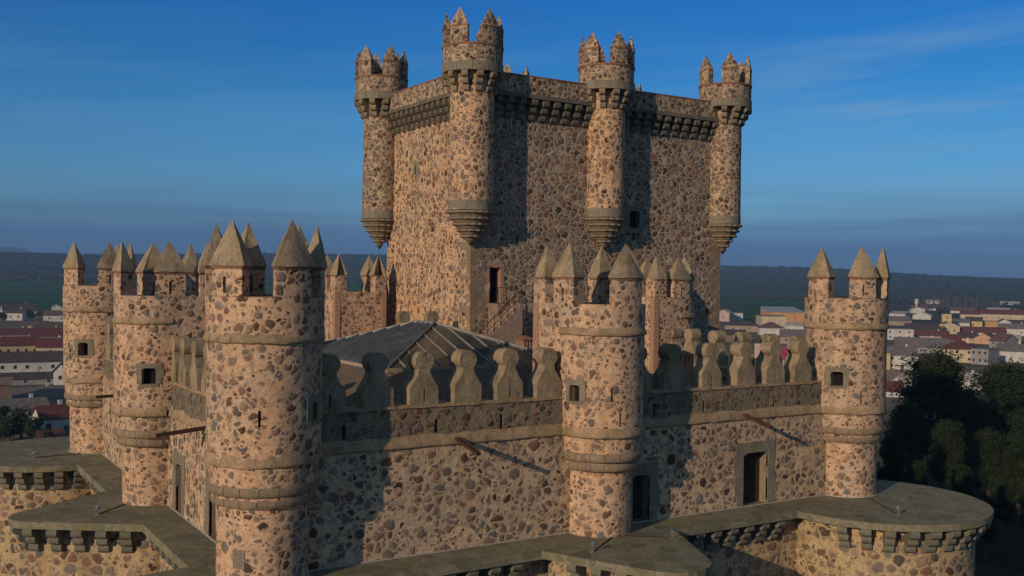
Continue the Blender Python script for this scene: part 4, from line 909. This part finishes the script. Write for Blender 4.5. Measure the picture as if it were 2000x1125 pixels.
def house(px, yb, wpx, hpx, kind, rh, dep, wall, roof, rot, nw, label, floors=1, door=False, chim=False, name='house', cat='house'):
    p, D = at(px, yb); mpp = D/FPX; w = wpx*mpp; h = hpx*mpp; g = p.z
    th = atan2(CAM.x-p.x, CAM.y-p.y)   # towards camera
    ang = -th+pi+radians(rot)          # local -y faces the camera
    t = empty(name, (p.x, p.y, g), label, cat, 'houses of the town below the castle'); ORG[t.name] = Vector((0, 0, 0)); t.rotation_euler.z = ang
    mb = MB(); y1 = dep
    if kind in ('side', 'hip', 'flat', 'shed'): mb.box(-w/2, w/2, 0, y1, -3, h)
    if kind == 'end': mb.extrude([(-w/2, 0, -3), (w/2, 0, -3), (w/2, 0, h), (0, 0, h+rh), (-w/2, 0, h)], (0, y1, 0))
    if kind == 'side':
        for x in (-w/2, w/2-.3): mb.extrude([(x, 0, h), (x, y1, h), (x, y1/2, h+rh)], (.3, 0, 0))
    mb.build('wall', WM[wall], t)
    rb = MB(); o_ = .45; T = .22
    if kind == 'side': 
        for s0, s1 in ((0, 1), (1, 0)):
            ye = -o_ if s0 == 0 else y1+o_; e = -rh*o_/(y1/2); rb.extrude([(-w/2-o_, ye, h+e+.02), (-w/2-o_, y1/2, h+rh+.02), (-w/2-o_, y1/2, h+rh+T), (-w/2-o_, ye, h+e+T)], (w+2*o_, 0, 0))
    elif kind == 'end':
        for sg in (-1, 1): e = -rh*o_/(w/2); rb.extrude([(sg*(w/2+o_), -o_, h+e+.02), (0, -o_, h+rh+.02), (0, -o_, h+rh+T), (sg*(w/2+o_), -o_, h+e+T)], (0, y1+2*o_, 0))
    elif kind == 'hip':
        r = min(w, y1)/2*.96; a, b = -w/2-o_, w/2+o_; c, d = -o_, y1+o_; rx0, rx1 = (a+(r+o_), b-(r+o_)) if w > y1 else (0, 0); ry0, ry1 = (y1/2, y1/2) if w > y1 else (c+r+o_, d-r-o_)
        vs = [(a, c, h), (b, c, h), (b, d, h), (a, d, h), (a, c, h+T), (b, c, h+T), (b, d, h+T), (a, d, h+T), (rx0, ry0, h+rh), (rx1, ry1, h+rh)]
        if w > y1: fs = [(4, 5, 9, 8), (5, 6, 9), (6, 7, 8, 9), (7, 4, 8)]
        else: fs = [(4, 5, 8), (5, 6, 9, 8), (6, 7, 9), (7, 4, 8, 9)]
        rb.add(vs, [(3, 2, 1, 0), (0, 1, 5, 4), (1, 2, 6, 5), (2, 3, 7, 6), (3, 0, 4, 7)]+fs)
    elif kind == 'shed': rb.extrude([(-w/2-o_, -o_, h-.1), (-w/2-o_, y1+o_, h+rh), (-w/2-o_, y1+o_, h+rh+T), (-w/2-o_, -o_, h-.1+T)], (w+2*o_, 0, 0)); rb.extrude([(-w/2, 0, h), (-w/2, y1, h), (-w/2, y1, h+rh-.05)], (w, 0, 0))
    else: rb.box(-w/2-.1, w/2+.1, -.1, y1+.1, h, h+.3)
    ro = rb.build('roof', RM[roof], t)
    if chim: mb = MB(); cxx = w*.22; mb.box(cxx-.4, cxx+.4, y1/2+.4, y1/2+1.2, h, h+rh+1.0); mb.box(cxx-.5, cxx+.5, y1/2+.3, y1/2+1.3, h+rh+1.0, h+rh+1.15); mb.build('chimney', WM['white'], ro)
    if nw:
        fl = h/floors
        for j in range(floors):
            for i in range(nw):
                ww, wh = min(1.1, w/nw*.45), min(1.3, fl*.42); x = -w/2+w*(i+.5)/nw+random.uniform(-.2, .2)
                if door and j == 0 and i == nw//2:
                    m = MB(); m.box(-.55, .55, -.05, .08, 0, min(2.1, fl*.75)); dd = m.build('door', SHUT, t); dd.location = (x, 0, .05); continue
                o = bpy.data.objects.new('window', winmesh(ww, wh, 'pane')); COL.objects.link(o); o.parent = t; o.location = (x, 0, fl*j+fl*.38)
                f_ = bpy.data.objects.new('frame', winmesh(ww, wh, 'frame')); COL.objects.link(f_); f_.parent = o
    return t
random.seed(4)
HS = [
 # left of the castle, near to far
 (113, 850, 62, 34, 'side', 2.4, 8, 'white', 'red', 14, 2, 'white house with red roof right beside the far left round platform', 1, True, False),
 (108, 872, 44, 12, 'shed', 1.5, 5, 'white', 'red', 14, 0, 'low dark red lean-to in front of the white house with red roof'),
 (50, 822, 84, 24, 'side', 2.0, 9, 'white', 'grey', 12, 6, 'long white shed with dark grey roof and six windows at the left'),
 (80, 792, 96, 14, 'side', 2.4, 14, 'salmon', 'grey', 10, 0, 'long grey-roofed shed with a salmon end wall behind the white windowed shed'),
 (4, 803, 32, 52, 'shed', 1, 8, 'brown', 'tan', 0, 0, 'brown shed with a green garage door at the left picture edge'),
 (118, 752, 26, 28, 'end', 2.4, 10, 'white', 'dark', -14, 1, 'narrow white gabled house touching the left edge of the far tower'),
 (50, 752, 120, 12, 'side', 1.6, 10, 'grey', 'dark', 0, 3, 'low dark-roofed building between the gabled house and the left edge'),
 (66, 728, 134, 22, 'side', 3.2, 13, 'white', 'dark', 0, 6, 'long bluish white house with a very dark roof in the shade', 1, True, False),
 (34, 696, 76, 22, 'side', 3.4, 12, 'yellow', 'red', 6, 5, 'yellow house with long red roof and small windows at the left'),
 (98, 696, 50, 18, 'side', 3.6, 16, 'cream', 'red', -8, 1, 'red-roofed house with a cream balcony right of the yellow one', 1, False, False),
 (96, 668, 66, 12, 'side', 4.0, 16, 'grey', 'red', 4, 2, 'large red-roofed house behind the balcony house'),
 (28, 664, 66, 10, 'side', 3.2, 14, 'white', 'red', 0, 2, 'low long red roof at the left edge behind the yellow house'),
 (52, 660, 16, 9, 'end', 2.2, 8, 'white', 'red', 0, 0, 'tiny white gable poking through the red roofs at the left', 1, False, False),
 (92, 650, 54, 12, 'hip', 3.4, 14, 'cream', 'brown', 10, 3, 'cream house with brown hipped roof left of the far tower', 1, False, True),
 (28, 626, 30, 15, 'side', 3, 10, 'white', 'dark', -20, 2, 'white two-window house with steep dark roof at the far left'),
 (38, 614, 60, 7, 'side', 6.5, 18, 'white', 'dark', 6, 0, 'broad dark gabled roof farthest away at the left'),
 (108, 628, 44, 12, 'side', 3.4, 16, 'white', 'brown', -6, 2, 'white house with reddish roof next to the far tower'),
 (110, 606, 18, 6, 'end', 2.6, 10, 'white', 'light', 0, 0, 'small white gable farthest away left of the far tower'),
 (100, 716, 60, 12, 'flat', 0, 9, 'white', 'dark', 0, 3, 'flat dark roofed annex behind the bluish white house'),
 # between the keep and the right tower
 (1412, 628, 26, 17, 'end', 3, 12, 'pink', 'light', -20, 1, 'pale pink gabled house just right of the keep'),
 (1436, 626, 30, 14, 'flat', 0, 14, 'white', 'light', 10, 2, 'white flat-roofed house behind the pale pink one'),
 (1448, 648, 64, 12, 'hip', 3.6, 16, 'tan', 'dark', 0, 2, 'dark hip-roofed house below the pink house right of the keep'),
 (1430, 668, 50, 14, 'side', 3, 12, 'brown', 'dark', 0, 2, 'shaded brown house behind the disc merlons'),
 (1512, 641, 48, 23, 'flat', 0, 30, 'cream', 'grey', 10, 0, 'cream warehouse wall in front of the orange hall'),
 (1540, 632, 66, 22, 'shed', 4.0, 40, 'orange', 'bluegrey', 16, 0, 'orange hall with a pale blue sloping metal roof', 1, False, False),
 (1508, 655, 48, 14, 'hip', 4.2, 16, 'white', 'brown', 6, 0, 'white house with brown pyramid roof left of the right-hand tower'),
 (1552, 652, 34, 16, 'side', 2, 12, 'white', 'light', -6, 3, 'white house with windows touching the right-hand tower'),
 (1548, 672, 48, 14, 'side', 4, 18, 'tan', 'grey', 0, 2, 'wide grey-roofed house behind the last disc merlons'),
 (1488, 700, 30, 30, 'side', 2.4, 10, 'pink', 'dark', -15, 1, 'pinkish house seen between two disc merlons'),
 (1541, 716, 30, 16, 'side', 5.0, 8, 'grey', 'magenta', 0, 0, 'grey building with a magenta roof between the last disc merlons'),
 # right of the right tower
 (1757, 664, 52, 20, 'flat', 0, 12, 'white', 'light', 10, 3, 'white flat-roofed house just right of the right-hand tower', 2, False, False),
 (1800, 656, 62, 11, 'side', 4.6, 20, 'white', 'dark', 0, 4, 'long dark-roofed white house near the right-hand tower'),
 (1755, 636, 48, 9, 'side', 4.0, 20, 'tan', 'grey', 8, 0, 'grey-brown roof just right of the right-hand tower'),
 (1800, 624, 34, 8, 'end', 3.4, 16, 'white', 'light', -10, 0, 'low sunlit white gable below the water tank'),
 (1793, 612, 26, 7, 'end', 3.2, 14, 'white', 'light', 10, 0, 'small far white gable right under the water tank'),
 (1752, 620, 30, 7, 'shed', 2.4, 20, 'white', 'light', -12, 0, 'white sloping shed roof beside the right-hand tower'),
 (1804, 606, 44, 4, 'side', 4, 18, 'white', 'brown', 0, 0, 'far brown roof behind the small white gable'),
 (1849, 642, 17, 28, 'flat', 0, 6, 'yellow', 'light', 6, 1, 'narrow cream tower rising above the right-hand town', 2, False, False),
 (1853, 654, 40, 17, 'end', 3.0, 14, 'cream', 'grey', 10, 2, 'cream gabled house with two dark windows below the cream tower', 1, False, False),
 (1836, 655, 10, 22, 'flat', 0, 8, 'yellow', 'grey', 10, 0, 'yellow wall strip left of the cream gabled house'),
 (1874, 640, 36, 10, 'side', 3, 14, 'white', 'grey', 0, 1, 'white house with grey roof right of the cream tower'),
 (1912, 655, 92, 6, 'side', 3.8, 12, 'white', 'red', 2, 0, 'very long low dark red roof in the middle of the right-hand town'),
 (1902, 640, 30, 13, 'side', 3.2, 14, 'yellow', 'dark', 0, 1, 'yellow house with dark roof in the right-hand town'),
 (1936, 640, 26, 12, 'flat', 0, 12, 'ochre', 'tan', 4, 0, 'ochre flat block in the right-hand town'),
 (1898, 622, 40, 8, 'side', 4, 16, 'cream', 'red', 4, 1, 'red-roofed cream house behind the yellow one'),
 (1962, 627, 84, 13, 'side', 4.6, 18, 'cream', 'red', -2, 4, 'wide cream building with red roof and four windows at the far right'),
 (1962, 641, 24, 11, 'end', 3.0, 12, 'white', 'dark', 8, 0, 'white gable below the wide cream building'),
 (1990, 640, 44, 8, 'side', 3, 12, 'white', 'dark', 0, 2, 'dark-roofed white house at the right picture edge below the cream building'),
 (1980, 656, 56, 14, 'side', 3.4, 14, 'white', 'grey', -4, 2, 'big white house with grey-green roof at the right edge'),
 (1816, 662, 66, 6, 'side', 3.4, 12, 'pink', 'red', -4, 0, 'low red roof with pale front above the grey roofs on the right'),
 (1890, 670, 36, 10, 'side', 3.2, 12, 'salmon', 'dark', 0, 0, 'salmon wall with dark roof in the right-hand town'),
 (1921, 672, 34, 12, 'end', 2.8, 14, 'salmon', 'brown', -16, 0, 'salmon gabled house beside the salmon wall'),
 (1858, 674, 34, 10, 'side', 3.2, 12, 'brown', 'red', 0, 1, 'small red roof left of the salmon wall'),
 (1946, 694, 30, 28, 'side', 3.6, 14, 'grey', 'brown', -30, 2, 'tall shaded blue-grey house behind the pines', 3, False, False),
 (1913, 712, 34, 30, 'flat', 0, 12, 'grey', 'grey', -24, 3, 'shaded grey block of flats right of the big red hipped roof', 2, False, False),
 (1870, 708, 62, 26, 'hip', 4.2, 15, 'cream', 'red', -8, 3, 'big red hipped roof house just above the tallest pine', 2, False, True),
 (1800, 692, 96, 14, 'side', 4.6, 18, 'grey', 'grey', 4, 3, 'very wide grey-roofed house left of the big red hipped roof'),
 (1762, 722, 58, 28, 'side', 3.4, 12, 'white', 'grey', 10, 3, 'shaded house with balconies and grey roof beside the right-hand tower', 2, True, False),
 (1734, 722, 9, 32, 'flat', 0, 10, 'yellow', 'grey', 10, 0, 'thin yellow wall right against the right-hand tower'),
 (1978, 708, 62, 22, 'side', 3.2, 14, 'white', 'grey', -6, 0, 'large plain white building at the right edge above the pines'),
 (1975, 674, 34, 12, 'side', 2.4, 10, 'white', 'light', 6, 1, 'white house behind the large plain white building'),
 (1760, 760, 40, 18, 'end', 3.0, 12, 'grey', 'tan', 16, 0, 'gabled greyish roof below the balcony house by the right-hand tower'),
 (1748, 776, 32, 12, 'side', 2.8, 9, 'white', 'red', 10, 0, 'small bright red roof low beside the right-hand tower'),
 (1885, 760, 60, 16, 'side', 2.4, 10, 'white', 'light', 0, 2, 'white house glimpsed between the tops of the dark pines'),
 (1700, 604, 60, 5, 'side', 4, 16, 'white', 'brown', 0, 0, 'far pale house hidden just behind the right-hand tower'),
 (1822, 594, 24, 5, 'side', 2.5, 14, 'white', 'light', 0, 0, 'distant long white shed at the hill foot'),
 (1972, 596, 34, 4, 'side', 2.5, 14, 'grey', 'light', 0, 0, 'distant grey-white shed at the right hill foot'),
 (1950, 612, 40, 5, 'side', 3.5, 16, 'white', 'light', 0, 0, 'distant white roof behind the wide cream building'),
 (1880, 612, 44, 5, 'side', 4, 16, 'white', 'brown', 0, 1, 'distant brown-roofed house at the foot of the poplars'),
]
for hrow in HS:
    hrow = list(hrow)
    if len(hrow) < 13: hrow += [1, False, False][len(hrow)-12:] if len(hrow) > 12 else [1, False, False]
    if hrow[4] in ('side', 'hip') and random.random() < .55: hrow[14] = True
    ht = house(*hrow)
    if 'green garage' in hrow[11]: gm = MB(); gm.box(-2.2, 2.2, -.08, .05, 0, 3.4); gm.build('garage_door', WM['green'], ht)
def water_tank():
    p, D = at(1790, 608); g = p.z; m = D/FPX; t = empty('water_tank', tuple(p), 'white water tank on a thin column above the right-hand town', 'water tank'); x, y = p.x, p.y
    mb = MB(); mb.prism([(x+1.2*cos(k*pi/5), y+1.2*sin(k*pi/5)) for k in range(10)], g-2, g+14*m); mb.build('column', WM['white'], t)
    mb = MB(); mb.prism([(x+3.6*m*cos(k*pi/6), y+3.6*m*sin(k*pi/6)) for k in range(12)], g+14.01*m, g+24*m); mb.build('tank', WM['white'], t)
water_tank()
# ------------------------------------------------------------------ air
mb = MB(); mb.box(-10400, 10400, -10400, 10400, -62, 255)
hz = bpy.data.materials.new('haze'); hz.use_nodes = True; hn = hz.node_tree.nodes; hn.clear(); ho = hn.new('ShaderNodeOutputMaterial'); hv = hn.new('ShaderNodeVolumePrincipled')
hv.inputs['Color'].default_value = (.28, .55, 1, 1); hv.inputs['Density'].default_value = .00013; hz.node_tree.links.new(hv.outputs[0], ho.inputs['Volume'])
o = mb.build('haze', hz); tag(o, 'thin blue haze over the plain', 'haze', kind='stuff')
